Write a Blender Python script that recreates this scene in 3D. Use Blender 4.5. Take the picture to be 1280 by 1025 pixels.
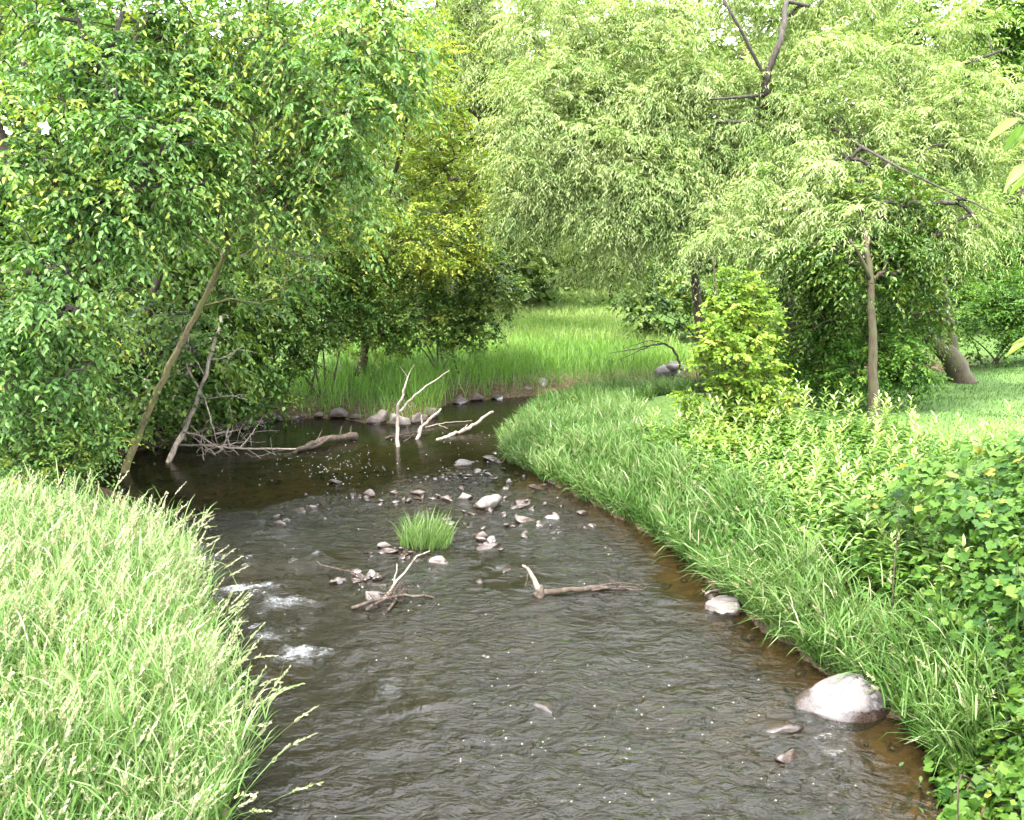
import bpy, bmesh, math, random
import numpy as np
from mathutils import Vector, noise as mnoise

for o in list(bpy.data.objects):
    bpy.data.objects.remove(o, do_unlink=True)
scene = bpy.context.scene
C = scene.collection

# ------------------------------------------------------------------ camera
CAM_H = 4.2
PITCH = math.radians(10.8)
FPX, CX, CY = 1108.0, 640.0, 512.5          # focal length and centre in photograph pixels
cam_data = bpy.data.cameras.new('camera')
cam_data.sensor_fit = 'HORIZONTAL'
cam_data.angle = 2 * math.atan(CX / FPX)
cam_data.clip_start = 0.1
cam_data.clip_end = 3000
cam = bpy.data.objects.new('camera', cam_data)
C.objects.link(cam)
cam.location = (0, 0, CAM_H)
cam.rotation_euler = (math.pi / 2 - PITCH, 0, 0)
scene.camera = cam

# ------------------------------------------------------------------ sky, sun, exposure
SUN_EL, SUN_AZ = math.radians(66), math.radians(-145)    # azimuth clockwise from +Y
world = bpy.data.worlds.new('World')
scene.world = world
world.use_nodes = True
wn = world.node_tree.nodes
wl = world.node_tree.links
sky = wn.new('ShaderNodeTexSky')
sky.sky_type = 'NISHITA'
sky.sun_disc = False
sky.sun_elevation = SUN_EL
sky.sun_rotation = SUN_AZ
sky.air_density = 1.0
sky.dust_density = 4.5
sky.ozone_density = 1.0
bg = wn['Background']
bg.inputs['Strength'].default_value = 0.15
# thin bright cloud over most of the sky
geo = wn.new('ShaderNodeTexCoord')
cn_ = wn.new('ShaderNodeTexNoise')
cn_.inputs['Scale'].default_value = 2.2
cn_.inputs['Detail'].default_value = 6
wl.new(geo.outputs['Generated'], cn_.inputs['Vector'])
cr_ = wn.new('ShaderNodeMapRange')
cr_.inputs['From Min'].default_value = .3
cr_.inputs['From Max'].default_value = .62
cr_.inputs['To Min'].default_value = .78
cr_.inputs['To Max'].default_value = .95
wl.new(cn_.outputs['Fac'], cr_.inputs[0])
cm_ = wn.new('ShaderNodeMix')
cm_.data_type = 'RGBA'
cm_.inputs[7].default_value = (20.0, 20.7, 22.2, 1)
wl.new(cr_.outputs[0], cm_.inputs[0])
wl.new(sky.outputs[0], cm_.inputs[6])
wl.new(cm_.outputs[2], bg.inputs[0])
sun_data = bpy.data.lights.new('sun', 'SUN')
sun_data.energy = 4.8
sun_data.angle = math.radians(2)
sun_data.color = (1.0, 0.95, 0.86)
sun = bpy.data.objects.new('sun', sun_data)
C.objects.link(sun)
sd_ = Vector((math.sin(SUN_AZ) * math.cos(SUN_EL), math.cos(SUN_AZ) * math.cos(SUN_EL), math.sin(SUN_EL)))
sun.rotation_euler = sd_.to_track_quat('Z', 'Y').to_euler()
sun.location = sd_ * 60
scene.view_settings.view_transform = 'Standard'
scene.view_settings.look = 'None'
scene.view_settings.gamma = 1
scene.view_settings.exposure = 2.2
scene.render.engine = 'CYCLES'
scene.cycles.use_denoising = True
scene.cycles.max_bounces = 8
scene.cycles.diffuse_bounces = 5
scene.cycles.adaptive_threshold = 0.03
scene.cycles.glossy_bounces = 3
scene.cycles.transmission_bounces = 5
scene.cycles.transparent_max_bounces = 8
scene.cycles.caustics_reflective = False
scene.cycles.caustics_refractive = False
scene.cycles.sample_clamp_indirect = 4.0

# ------------------------------------------------------------------ maths helpers
SP, CP = math.sin(PITCH), math.cos(PITCH)

def ray(px, py):
    r, d = (px - CX) / FPX, (py - CY) / FPX
    return np.array([r, CP - d * SP, -SP - d * CP])

def on_z(px, py, z=0.0):
    d = ray(px, py)
    t = (z - CAM_H) / d[2]
    return np.array([d[0] * t, d[1] * t, z])

def at(px, py, Y):
    d = ray(px, py)
    t = Y / d[1]
    return np.array([d[0] * t, Y, CAM_H + d[2] * t])

def mpp(Y):
    return Y / FPX            # metres for one photograph pixel at distance Y

def proj(P):
    x, y, z = P[:, 0], P[:, 1], P[:, 2] - CAM_H
    ax = np.maximum(y * CP - z * SP, 1e-3)
    up = y * SP + z * CP
    return CX + FPX * x / ax, CY - FPX * up / ax, y * CP - z * SP

def nrm(v):
    return v / np.maximum(np.linalg.norm(v, axis=-1, keepdims=True), 1e-9)

def sstep(a, b, x):
    t = np.clip((x - a) / (b - a), 0, 1)
    return t * t * (3 - 2 * t)

def _h(ix, iy, iz, s):
    n = (ix * 374761393 + iy * 668265263 + iz * 2147483647 + s * 144665) & 0xffffffff
    n = ((n ^ (n >> 13)) * 1274126177) & 0xffffffff
    return ((n ^ (n >> 16)) & 0xffff) / 65535.0

def vnoise(P, s=0):
    P = np.asarray(P, float)
    i = np.floor(P).astype(np.int64)
    f = P - i
    f = f * f * (3 - 2 * f)
    out = 0
    for dx in (0, 1):
        for dy in (0, 1):
            for dz in (0, 1):
                w = (f[..., 0] if dx else 1 - f[..., 0]) * (f[..., 1] if dy else 1 - f[..., 1]) * (f[..., 2] if dz else 1 - f[..., 2])
                out = out + w * _h(i[..., 0] + dx, i[..., 1] + dy, i[..., 2] + dz, s)
    return out * 2 - 1

def v2(x, y, z=0.0):
    x = np.asarray(x, float)
    return np.stack([x, np.asarray(y, float) + 0 * x, np.zeros_like(x) + z], -1)

# ------------------------------------------------------------------ mesh building
class MB:
    """collects pieces of one mesh: vertices, faces of 3 or 4 corners and one random value for every vertex"""
    def __init__(self):
        self.v, self.f3, self.f4, self.r, self.n = [], [], [], [], 0
    def add(self, v, f, r=None):
        v = np.asarray(v, np.float32).reshape(-1, 3)
        f = np.asarray(f, np.int64)
        if len(v) == 0:
            return
        self.v.append(v)
        self.r.append(np.zeros(len(v), np.float32) + (0.5 if r is None else r))
        (self.f3 if f.shape[1] == 3 else self.f4).append(f + self.n)
        self.n += len(v)
    def mesh(self, name, org=(0, 0, 0), smooth=True):
        me = bpy.data.meshes.new(name)
        v = np.concatenate(self.v) - np.asarray(org, np.float32)
        f3 = np.concatenate(self.f3) if self.f3 else np.zeros((0, 3), np.int64)
        f4 = np.concatenate(self.f4) if self.f4 else np.zeros((0, 4), np.int64)
        me.vertices.add(len(v))
        me.vertices.foreach_set('co', v.astype(np.float32).ravel())
        nl = f3.size + f4.size
        me.loops.add(nl)
        me.loops.foreach_set('vertex_index', np.concatenate([f3.ravel(), f4.ravel()]).astype(np.int32))
        me.polygons.add(len(f3) + len(f4))
        st = np.concatenate([np.arange(len(f3)) * 3, f3.size + np.arange(len(f4)) * 4]).astype(np.int32)
        me.polygons.foreach_set('loop_start', st)
        me.update(calc_edges=True)
        me.polygons.foreach_set('use_smooth', np.full(len(me.polygons), smooth))
        a = me.attributes.new('rnd', 'FLOAT', 'POINT')
        a.data.foreach_set('value', np.concatenate(self.r).astype(np.float32))
        return me

def tag(o, label=None, cat=None, group=None, kind=None):
    if label: o['label'] = label
    if cat: o['category'] = cat
    if group: o['group'] = group
    if kind: o['kind'] = kind
    return o

def empty(name, loc, label=None, cat=None, group=None, kind=None):
    o = bpy.data.objects.new(name, None)
    o.empty_display_size = 0.2
    C.objects.link(o)
    o.location = tuple(float(c) for c in loc)
    return tag(o, label, cat, group, kind)

def link(name, me, mat, parent=None, loc=(0, 0, 0), rot=None, scale=None):
    o = bpy.data.objects.new(name, me)
    if mat is not None and len(me.materials) == 0:
        me.materials.append(mat)
    C.objects.link(o)
    o.location = tuple(float(c) for c in loc)
    if rot is not None: o.rotation_euler = rot
    if scale is not None: o.scale = (scale,) * 3 if np.isscalar(scale) else scale
    if parent is not None: o.parent = parent
    return o

def part(name, mb, mat, parent, smooth=True, kind=None):
    o = link(name, mb.mesh(name, tuple(parent.location), smooth), mat, parent)
    return tag(o, kind=kind)

def solid(name, mb, mat, org, smooth=True):
    return link(name, mb.mesh(name, org, smooth), mat, None, org)

# leaf shapes: local u along, v across, w up
DIAMOND = (np.array([[0, 0, 0], [.42, .5, .1], [1, 0, -.08], [.42, -.5, .1]]), np.array([[0, 2, 1], [0, 3, 2]]))
OVATE = (np.array([[0, 0, 0], [.27, .45, .10], [.65, .36, .06], [1, 0, -.12], [.65, -.36, .06], [.27, -.45, .10]]),
         np.array([[0, 3, 1], [1, 3, 2], [0, 5, 3], [5, 4, 3]]))
LANCE = (np.array([[0, 0, 0], [.3, .5, .02], [.68, .36, -.05], [1, 0, -.22], [.68, -.36, -.05], [.3, -.5, .02]]),
         np.array([[0, 5, 1], [1, 5, 4], [1, 4, 2], [2, 4, 3]]))

def add_leaves(mb, P, D, N, L, W, shape, r):
    if len(P) == 0: return
    D = nrm(D)
    S = nrm(np.cross(N, D))
    N = np.cross(D, S)
    tv, tf = shape
    L = np.asarray(L, float) + np.zeros(len(P))
    W = np.asarray(W, float) + np.zeros(len(P))
    v = P[:, None] + D[:, None] * (tv[None, :, 0] * L[:, None])[..., None] + S[:, None] * (tv[None, :, 1] * W[:, None])[..., None] \
        + N[:, None] * (tv[None, :, 2] * L[:, None])[..., None]
    k = len(tv)
    f = tf[None] + (np.arange(len(P)) * k)[:, None, None]
    mb.add(v.reshape(-1, 3), f.reshape(-1, 3), np.repeat(r, k))

def tube(mb, pts, rad, sides=6, r=0.5, bump=0.0, seed=0, cap=True):
    pts = np.asarray(pts, float)
    rad = np.asarray(rad, float) + np.zeros(len(pts))
    n = len(pts)
    tan = nrm(np.gradient(pts, axis=0))
    ref = np.array([0.31, 0.77, 0.56]) if abs(tan[0] @ np.array([0.31, 0.77, 0.56])) < 0.9 else np.array([1.0, 0, 0])
    a = np.zeros((n, 3))
    cur = ref
    for i in range(n):
        cur = cur - tan[i] * (cur @ tan[i])
        cur = cur / max(np.linalg.norm(cur), 1e-9)
        a[i] = cur
    b = np.cross(tan, a)
    th = np.arange(sides) * 2 * np.pi / sides
    rr = rad[:, None] * np.ones(sides)[None]
    if bump:
        rng = np.random.default_rng(seed)
        rr = rr * (1 + bump * rng.normal(size=rr.shape)) * (1 + bump * 1.2 * rng.normal(size=(1, sides)))
    v = pts[:, None] + a[:, None] * (np.cos(th)[None] * rr)[..., None] + b[:, None] * (np.sin(th)[None] * rr)[..., None]
    v = v.reshape(-1, 3)
    i, j = np.meshgrid(np.arange(n - 1), np.arange(sides), indexing='ij')
    j2 = (j + 1) % sides
    f = np.stack([i * sides + j, i * sides + j2, (i + 1) * sides + j2, (i + 1) * sides + j], -1).reshape(-1, 4)
    mb.add(v, f, r)
    if cap:
        base = mb.n - len(v)
        for row, flip in ((0, True), (n - 1, False)):
            c = pts[row] + (tan[row] if not flip else -tan[row]) * rad[row] * 0.35
            k = mb.n
            mb.v.append(np.asarray([c], np.float32)); mb.r.append(np.array([r], np.float32)); mb.n += 1
            q = base + row * sides + np.arange(sides)
            q2 = base + row * sides + (np.arange(sides) + 1) % sides
            t = np.stack([np.full(sides, k), q2, q], -1) if flip else np.stack([np.full(sides, k), q, q2], -1)
            mb.f3.append(t)

def smooth_path(P, n):
    P = np.asarray(P, float)
    if len(P) == 2:
        t = np.linspace(0, 1, n)[:, None]
        return P[0] * (1 - t) + P[1] * t
    Q = np.vstack([2 * P[0] - P[1], P, 2 * P[-1] - P[-2]])
    out = []
    for s in np.linspace(0, len(P) - 1, n):
        i = min(int(s), len(P) - 2)
        t = s - i
        a, b, c, d = Q[i], Q[i + 1], Q[i + 2], Q[i + 3]
        out.append(0.5 * (2 * b + (c - a) * t + (2 * a - 5 * b + 4 * c - d) * t * t + (3 * b - a - 3 * c + d) * t ** 3))
    return np.array(out)

# ------------------------------------------------------------------ materials
def newmat(name):
    m = bpy.data.materials.new(name)
    m.use_nodes = True
    nt = m.node_tree
    for n in list(nt.nodes): nt.nodes.remove(n)
    out = nt.nodes.new('ShaderNodeOutputMaterial')
    return m, nt, nt.nodes, nt.links, out

def ramp(nt, stops, fac, k=1.0):
    stops = [(p_, tuple(c_ * k for c_ in col_)) for p_, col_ in stops]
    n = nt.nodes.new('ShaderNodeValToRGB')
    e = n.color_ramp.elements
    while len(e) > 1: e.remove(e[-1])
    e[0].position, e[0].color = stops[0][0], (*stops[0][1], 1)
    for p, c in stops[1:]:
        x = e.new(p); x.color = (*c, 1)
    nt.links.new(fac, n.inputs[0])
    return n.outputs[0]

def leafmat(name, stops, trans=0.38, rough=0.55, spec=0.14, rnd='attr', tcol=(1.15, 1.15, 0.55)):
    """leaf: glossy skin over a body that lets light through"""
    m, nt, N, L, out = newmat(name)
    if rnd == 'attr':
        a = N.new('ShaderNodeAttribute'); a.attribute_name = 'rnd'; fac = a.outputs['Fac']
    else:
        a = N.new('ShaderNodeObjectInfo'); fac = a.outputs['Random']
    col = ramp(nt, stops, fac, .52)
    p = N.new('ShaderNodeBsdfPrincipled')
    L.new(col, p.inputs['Base Color'])
    p.inputs['Roughness'].default_value = rough
    p.inputs['Specular IOR Level'].default_value = spec
    t = N.new('ShaderNodeBsdfTranslucent')
    mul = N.new('ShaderNodeMix'); mul.data_type = 'RGBA'; mul.blend_type = 'MULTIPLY'; mul.inputs[0].default_value = 1
    L.new(col, mul.inputs[6]); mul.inputs[7].default_value = (*tcol, 1)
    L.new(mul.outputs[2], t.inputs[0])
    mx = N.new('ShaderNodeMixShader'); mx.inputs[0].default_value = trans
    L.new(p.outputs[0], mx.inputs[1]); L.new(t.outputs[0], mx.inputs[2])
    L.new(mx.outputs[0], out.inputs[0])
    return m

def barkmat(name, c1, c2, c3, scale=9.0, stretch=0.25, bump=0.5, rough=0.9, moss=None):
    m, nt, N, L, out = newmat(name)
    tc = N.new('ShaderNodeTexCoord')
    mp = N.new('ShaderNodeMapping'); mp.inputs['Scale'].default_value = (1, 1, stretch)
    L.new(tc.outputs['Object'], mp.inputs[0])
    n1 = N.new('ShaderNodeTexNoise'); n1.inputs['Scale'].default_value = scale * 3; n1.inputs['Detail'].default_value = 6; n1.inputs['Roughness'].default_value = .65
    L.new(mp.outputs[0], n1.inputs['Vector'])
    col = ramp(nt, [(.3, c1), (.5, c2), (.72, c3)], n1.outputs['Fac'], .46)
    if moss:
        n2 = N.new('ShaderNodeTexNoise'); n2.inputs['Scale'].default_value = 2.5; n2.inputs['Detail'].default_value = 5
        L.new(tc.outputs['Object'], n2.inputs['Vector'])
        f = ramp(nt, [(.45, (0, 0, 0)), (.62, (1, 1, 1))], n2.outputs['Fac'])
        mx = N.new('ShaderNodeMix'); mx.data_type = 'RGBA'
        L.new(f, mx.inputs[0]); L.new(col, mx.inputs[6]); mx.inputs[7].default_value = (*[.5 * c_ for c_ in moss], 1)
        col = mx.outputs[2]
    p = N.new('ShaderNodeBsdfPrincipled')
    L.new(col, p.inputs['Base Color']); p.inputs['Roughness'].default_value = rough; p.inputs['Specular IOR Level'].default_value = .2
    b = N.new('ShaderNodeBump'); b.inputs['Strength'].default_value = bump; b.inputs['Distance'].default_value = .02
    L.new(n1.outputs['Fac'], b.inputs['Height']); L.new(b.outputs[0], p.inputs['Normal'])
    L.new(p.outputs[0], out.inputs[0])
    return m

def rockmat(name, stops, wet=0.045, spot=None):
    m, nt, N, L, out = newmat(name)
    g = N.new('ShaderNodeNewGeometry')
    oi = N.new('ShaderNodeObjectInfo')
    add = N.new('ShaderNodeVectorMath'); add.operation = 'ADD'
    sc = N.new('ShaderNodeVectorMath'); sc.operation = 'SCALE'; sc.inputs[3].default_value = 40
    cmb = N.new('ShaderNodeCombineXYZ'); L.new(oi.outputs['Random'], cmb.inputs[0]); L.new(oi.outputs['Random'], cmb.inputs[1])
    L.new(cmb.outputs[0], sc.inputs[0]); L.new(g.outputs['Position'], add.inputs[0]); L.new(sc.outputs[0], add.inputs[1])
    n1 = N.new('ShaderNodeTexNoise'); n1.inputs['Scale'].default_value = 5; n1.inputs['Detail'].default_value = 9; n1.inputs['Roughness'].default_value = .68
    L.new(add.outputs[0], n1.inputs['Vector'])
    col = ramp(nt, stops, n1.outputs['Fac'], .34)
    n2 = N.new('ShaderNodeTexNoise'); n2.inputs['Scale'].default_value = 70; n2.inputs['Detail'].default_value = 3
    L.new(add.outputs[0], n2.inputs['Vector'])
    sp = ramp(nt, [(.35, (.55, .5, .5)), (.5, (1, 1, 1)), (.68, (1.0, .95, .92))], n2.outputs['Fac'])
    mm = N.new('ShaderNodeMix'); mm.data_type = 'RGBA'; mm.blend_type = 'MULTIPLY'; mm.inputs[0].default_value = 1
    L.new(col, mm.inputs[6]); L.new(sp, mm.inputs[7])
    # wet band just above the waterline
    sep = N.new('ShaderNodeSeparateXYZ'); L.new(g.outputs['Position'], sep.inputs[0])
    ma = N.new('ShaderNodeMath'); ma.operation = 'MULTIPLY_ADD'; ma.inputs[1].default_value = .12; ma.inputs[2].default_value = -.06
    L.new(n1.outputs['Fac'], ma.inputs[0])
    sb = N.new('ShaderNodeMath'); sb.operation = 'SUBTRACT'; L.new(sep.outputs[2], sb.inputs[0]); L.new(ma.outputs[0], sb.inputs[1])
    mr = N.new('ShaderNodeMapRange'); mr.inputs['From Min'].default_value = wet; mr.inputs['From Max'].default_value = wet + .02
    mr.inputs['To Min'].default_value = 1; mr.inputs['To Max'].default_value = 0
    L.new(sb.outputs[0], mr.inputs[0])
    mw = N.new('ShaderNodeMix'); mw.data_type = 'RGBA'; mw.blend_type = 'MULTIPLY'
    L.new(mr.outputs[0], mw.inputs[0]); L.new(mm.outputs[2], mw.inputs[6]); mw.inputs[7].default_value = (.38, .3, .25, 1)
    p = N.new('ShaderNodeBsdfPrincipled')
    L.new(mw.outputs[2], p.inputs['Base Color'])
    rr = N.new('ShaderNodeMapRange'); rr.inputs['To Min'].default_value = .8; rr.inputs['To Max'].default_value = .25
    L.new(mr.outputs[0], rr.inputs[0]); L.new(rr.outputs[0], p.inputs['Roughness'])
    b = N.new('ShaderNodeBump'); b.inputs['Strength'].default_value = .5; b.inputs['Distance'].default_value = .03
    L.new(n1.outputs['Fac'], b.inputs['Height']); L.new(b.outputs[0], p.inputs['Normal'])
    L.new(p.outputs[0], out.inputs[0])
    return m

# ------------------------------------------------------------------ the stream's outline, from the banks
left_edge = [(285, 1040), (258, 930), (240, 860), (214, 760), (196, 690), (176, 640), (150, 614), (80, 602), (70, 588), (120, 574), (190, 560),
             (260, 546), (330, 528), (380, 523), (430, 522), (470, 531), (540, 524), (562, 504), (620, 498), (700, 492), (800, 488), (900, 480), (1000, 474), (1160, 466)]
right_edge = [(1160, 476), (1000, 488), (900, 495), (800, 500), (720, 507), (655, 525), (630, 555), (636, 578), (668, 594), (720, 620), (790, 655), (850, 692),
              (885, 728), (935, 770), (1000, 818), (1060, 858), (1135, 905), (1180, 960), (1205, 1030)]
Lw = [on_z(*p)[:2] for p in left_edge]
Rw = [on_z(*p)[:2] for p in right_edge]
POLY = np.array([np.array([-2.9, -6.0])] + Lw + Rw + [np.array([2.9, -6.0])])

def sdist(x, y):
    """distance from the stream's edge, negative in the water"""
    P = np.stack([np.asarray(x, float).ravel(), np.asarray(y, float).ravel()], -1)
    A, B = POLY, np.roll(POLY, -1, axis=0)
    d2 = np.full(len(P), 1e18)
    ins = np.zeros(len(P), bool)
    for a, b in zip(A, B):
        e = b - a
        w = P - a
        t = np.clip((w @ e) / (e @ e), 0, 1)
        d2 = np.minimum(d2, ((w - t[:, None] * e) ** 2).sum(1))
        c = (a[1] > P[:, 1]) != (b[1] > P[:, 1])
        xi = a[0] + (P[:, 1] - a[1]) / (b[1] - a[1] if b[1] != a[1] else 1e-9) * e[0]
        ins ^= c & (P[:, 0] < xi)
    d = np.sqrt(d2)
    d[ins] *= -1
    return d.reshape(np.shape(x))

def gz(x, y, sd=None):
    x = np.asarray(x, float); y = np.asarray(y, float)
    if sd is None: sd = sdist(x, y)
    n1 = vnoise(v2(x * .8, y * .8), 3)
    n2 = vnoise(v2(x * .16, y * .16), 5)
    sdn = sd + .12 * n1
    bank = .42 * sstep(0, .7, sdn) + .35 * sstep(.6, 4, sdn) + .25 * sstep(4, 12, sdn)
    z = np.where(sd > 0, bank + (.05 * n1 + .1 * n2) * sstep(.3, 3, sd), -(.14 + .26 * sstep(.4, 2.2, -sd)) * sstep(0, .55, -sd) + .05 * n1 * sstep(0, .5, -sd))
    far = sstep(60, 200, np.hypot(x, y))
    return z + far * 2.0 * (1 + n2)

def gp(x, y):
    return float(gz(np.array([x]), np.array([y]))[0])

# ------------------------------------------------------------------ ground: one sheet out to the horizon
def axis(a, b, step, far, lo, hi):
    mid = np.arange(a, b + 1e-6, step)
    k = far
    up = b + (hi - b) * (np.linspace(0, 1, k + 1)[1:] ** 2.6)
    dn = a - (a - lo) * (np.linspace(0, 1, k + 1)[1:] ** 2.6)
    return np.concatenate([dn[::-1], mid, up])
xs = axis(-13, 15, .28, 24, -900, 900)
ys = axis(-2, 32, .28, 24, -600, 1200)
GX, GY = np.meshgrid(xs, ys, indexing='ij')
SDG = sdist(GX, GY)
GZ = gz(GX, GY, SDG)
nx, ny = GX.shape
mb = MB()
idx = np.arange(nx * ny).reshape(nx, ny)
mb.add(np.stack([GX, GY, GZ], -1).reshape(-1, 3),
       np.stack([idx[:-1, :-1], idx[1:, :-1], idx[1:, 1:], idx[:-1, 1:]], -1).reshape(-1, 4))
LAWN_EDGE = lambda x, y: sstep(0, 1.0, (x - (5.9 + .1 * (y - 14)))) * sstep(12, 13.5, y) * (1 - sstep(26, 29, y))
me = mb.mesh('ground')
me.attributes['rnd'].data.foreach_set('value', LAWN_EDGE(GX, GY).ravel().astype(np.float32))
m, nt, N, L, out = newmat('earth')
g = N.new('ShaderNodeNewGeometry')
sep = N.new('ShaderNodeSeparateXYZ'); L.new(g.outputs['Position'], sep.inputs[0])
n1 = N.new('ShaderNodeTexNoise'); n1.inputs['Scale'].default_value = 1.3; n1.inputs['Detail'].default_value = 8; L.new(g.outputs['Position'], n1.inputs['Vector'])
n3 = N.new('ShaderNodeTexNoise'); n3.inputs['Scale'].default_value = 14; n3.inputs['Detail'].default_value = 6; L.new(g.outputs['Position'], n3.inputs['Vector'])
green = ramp(nt, [(.3, (.03, .06, .012)), (.5, (.07, .13, .026)), (.7, (.11, .18, .04))], n3.outputs['Fac'], .5)
lawn = ramp(nt, [(.3, (.10, .19, .045)), (.5, (.13, .235, .055)), (.75, (.165, .27, .075))], n1.outputs['Fac'], .36)
mud = ramp(nt, [(.3, (.035, .025, .014)), (.5, (.085, .060, .033)), (.7, (.15, .115, .07))], n3.outputs['Fac'], .5)
bedp = N.new('ShaderNodeTexVoronoi'); bedp.inputs['Scale'].default_value = 7; L.new(g.outputs['Position'], bedp.inputs['Vector'])
bed = ramp(nt, [(0, (.045, .032, .015)), (.35, (.10, .07, .032)), (.6, (.16, .12, .06)), (.85, (.07, .05, .025)), (1, (.24, .19, .12))], bedp.outputs['Color'], .6)
at_ = N.new('ShaderNodeAttribute'); at_.attribute_name = 'rnd'
def mixc(f, a, b):
    x = N.new('ShaderNodeMix'); x.data_type = 'RGBA'
    L.new(f, x.inputs[0]); L.new(a, x.inputs[6]); L.new(b, x.inputs[7]); return x.outputs[2]
def rng_(v, a, b):
    x = N.new('ShaderNodeMapRange'); x.inputs['From Min'].default_value = a; x.inputs['From Max'].default_value = b; L.new(v, x.inputs[0]); return x.outputs[0]
c = mixc(at_.outputs['Fac'], green, lawn)
c = mixc(rng_(sep.outputs[2], .55, .25), c, mud)
c = mixc(rng_(sep.outputs[2], .0, -.08), c, bed)
p = N.new('ShaderNodeBsdfPrincipled'); L.new(c, p.inputs['Base Color']); p.inputs['Roughness'].default_value = .95; p.inputs['Specular IOR Level'].default_value = .1
b = N.new('ShaderNodeBump'); b.inputs['Strength'].default_value = .6; b.inputs['Distance'].default_value = .05
L.new(n3.outputs['Fac'], b.inputs['Height']); L.new(b.outputs[0], p.inputs['Normal']); L.new(p.outputs[0], out.inputs[0])
tag(link('ground', me, m), 'low grassy floodplain on both sides of the stream', 'ground', kind='structure')

# ------------------------------------------------------------------ water
def calm_line(px):      # photograph row where the pool breaks into the riffle
    return np.interp(px, [0, 230, 330, 420, 520, 620, 660], [640, 640, 632, 612, 592, 574, 560])
ry = [-3.0]
while ry[-1] < 3: ry.append(ry[-1] + .25)
while ry[-1] < 32: ry.append(ry[-1] + .0078 * max(ry[-1], 4.0))
ry = np.array(ry)
rx = np.arange(-9.5, 15.01, .07)
WX, WY = np.meshgrid(rx, ry, indexing='ij')
SDW = sdist(WX, WY)
flat = np.stack([WX, WY, 0 * WX], -1).reshape(-1, 3)
ppx, ppy, _ = proj(flat)
RIF = (sstep(-6, 26, ppy - calm_line(ppx))).reshape(WX.shape)
RIF = np.where(WY > 20, 0, RIF)
RIF = np.where(WY < 3, 1, RIF)
amp = .15 + .85 * RIF
amp = amp * (.35 + .65 * sstep(0, .8, -SDW))
patch = .5 + .5 * vnoise(v2(WX * .7, WY * .45), 11)
# flow is towards the camera (-Y), drifting: ripples cross it
wv = 0
for i, (fx, fy, a_) in enumerate([(1.2, 1.6, .040), (2.6, 4.2, .030), (5.5, 8.5, .016), (10, 15, .008)]):
    w = 1 - np.abs(vnoise(v2(WX * fx + WY * .5, WY * fy - WX * .35 * fy), 20 + i))
    wv = wv + a_ * (w - .5)
ZW = wv * amp * (.45 + .8 * patch)
# white-water step on the left of the riffle
fo = 0
for (fx_, fy_, rx_, ry_, s_) in [(262, 705, 80, 20, .8), (310, 735, 90, 22, .85), (350, 757, 80, 16, .75), (370, 822, 130, 22, .8), (330, 800, 90, 18, .7), (240, 690, 40, 14, .8), (420, 770, 50, 8, .3), (300, 850, 60, 12, .5), (400, 655, 90, 8, .3), (520, 660, 60, 8, .25),
                                 (350, 697, 60, 8, .55), (395, 697, 16, 6, .8), (300, 650, 70, 8, .35), (480, 690, 30, 4, .3), (272, 725, 30, 25, .6), (380, 765, 40, 8, .4), (330, 870, 40, 8, .35)]:
    q = on_z(fx_, fy_)
    ax_ = rx_ * q[1] / FPX * 1.03
    ay_ = ry_ * q[1] / FPX / ((CAM_H) / math.hypot(q[1], CAM_H))
    fo = np.maximum(fo, s_ * np.exp(-((WX - q[0]) / ax_) ** 2 - ((WY - q[1]) / ay_) ** 2))
crest = np.clip((ZW - np.percentile(ZW, 55)) / (np.percentile(ZW, 97) - np.percentile(ZW, 55)), 0, 1)
fo = fo * (.55 + .75 * crest)
ZW = ZW + fo * (.05 + .05 * vnoise(v2(WX * 7, WY * 9), 31))
keep = SDW < .35
gi = np.arange(WX.size).reshape(WX.shape)
fk = keep[:-1, :-1] | keep[1:, :-1] | keep[1:, 1:] | keep[:-1, 1:]
F = np.stack([gi[:-1, :-1], gi[1:, :-1], gi[1:, 1:], gi[:-1, 1:]], -1)[fk]
used, inv = np.unique(F, return_inverse=True)
mb = MB()
chop = RIF * np.clip(.08 + .95 * (.5 + .5 * vnoise(v2(WX * .9, WY * .55), 14)) + .25 * vnoise(v2(WX * 2.6, WY * 1.4), 15), .1, 1.2)
mb.add(np.stack([WX, WY, ZW], -1).reshape(-1, 3)[used], inv.reshape(-1, 4), chop.ravel()[used])
me = mb.mesh('stream_water')
a = me.attributes.new('foam', 'FLOAT', 'POINT')
a.data.foreach_set('value', (np.zeros_like(WX) + fo).ravel()[used].astype(np.float32))
q1, q2 = on_z(430, 590), on_z(880, 900)
shal = sstep(.9, .1, -SDW) * (WX > 0) + .85 * np.exp(-((WX - q1[0]) / 3.0) ** 2 - ((WY - q1[1]) / 2.4) ** 2) + .5 * np.exp(-((WX - q2[0]) / .8) ** 2 - ((WY - q2[1]) / .8) ** 2)
a = me.attributes.new('shallow', 'FLOAT', 'POINT')
a.data.foreach_set('value', np.clip(shal + .3 * vnoise(v2(WX * 1.2, WY * 1.2), 16), 0, 1).ravel()[used].astype(np.float32))
m, nt, N, L, out = newmat('water')
g = N.new('ShaderNodeNewGeometry')
rif = N.new('ShaderNodeAttribute'); rif.attribute_name = 'rnd'
foa = N.new('ShaderNodeAttribute'); foa.attribute_name = 'foam'
mp = N.new('ShaderNodeMapping'); mp.inputs['Scale'].default_value = (.75, 1.25, 1); mp.inputs['Rotation'].default_value = (0, 0, .3); L.new(g.outputs['Position'], mp.inputs[0])
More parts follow.
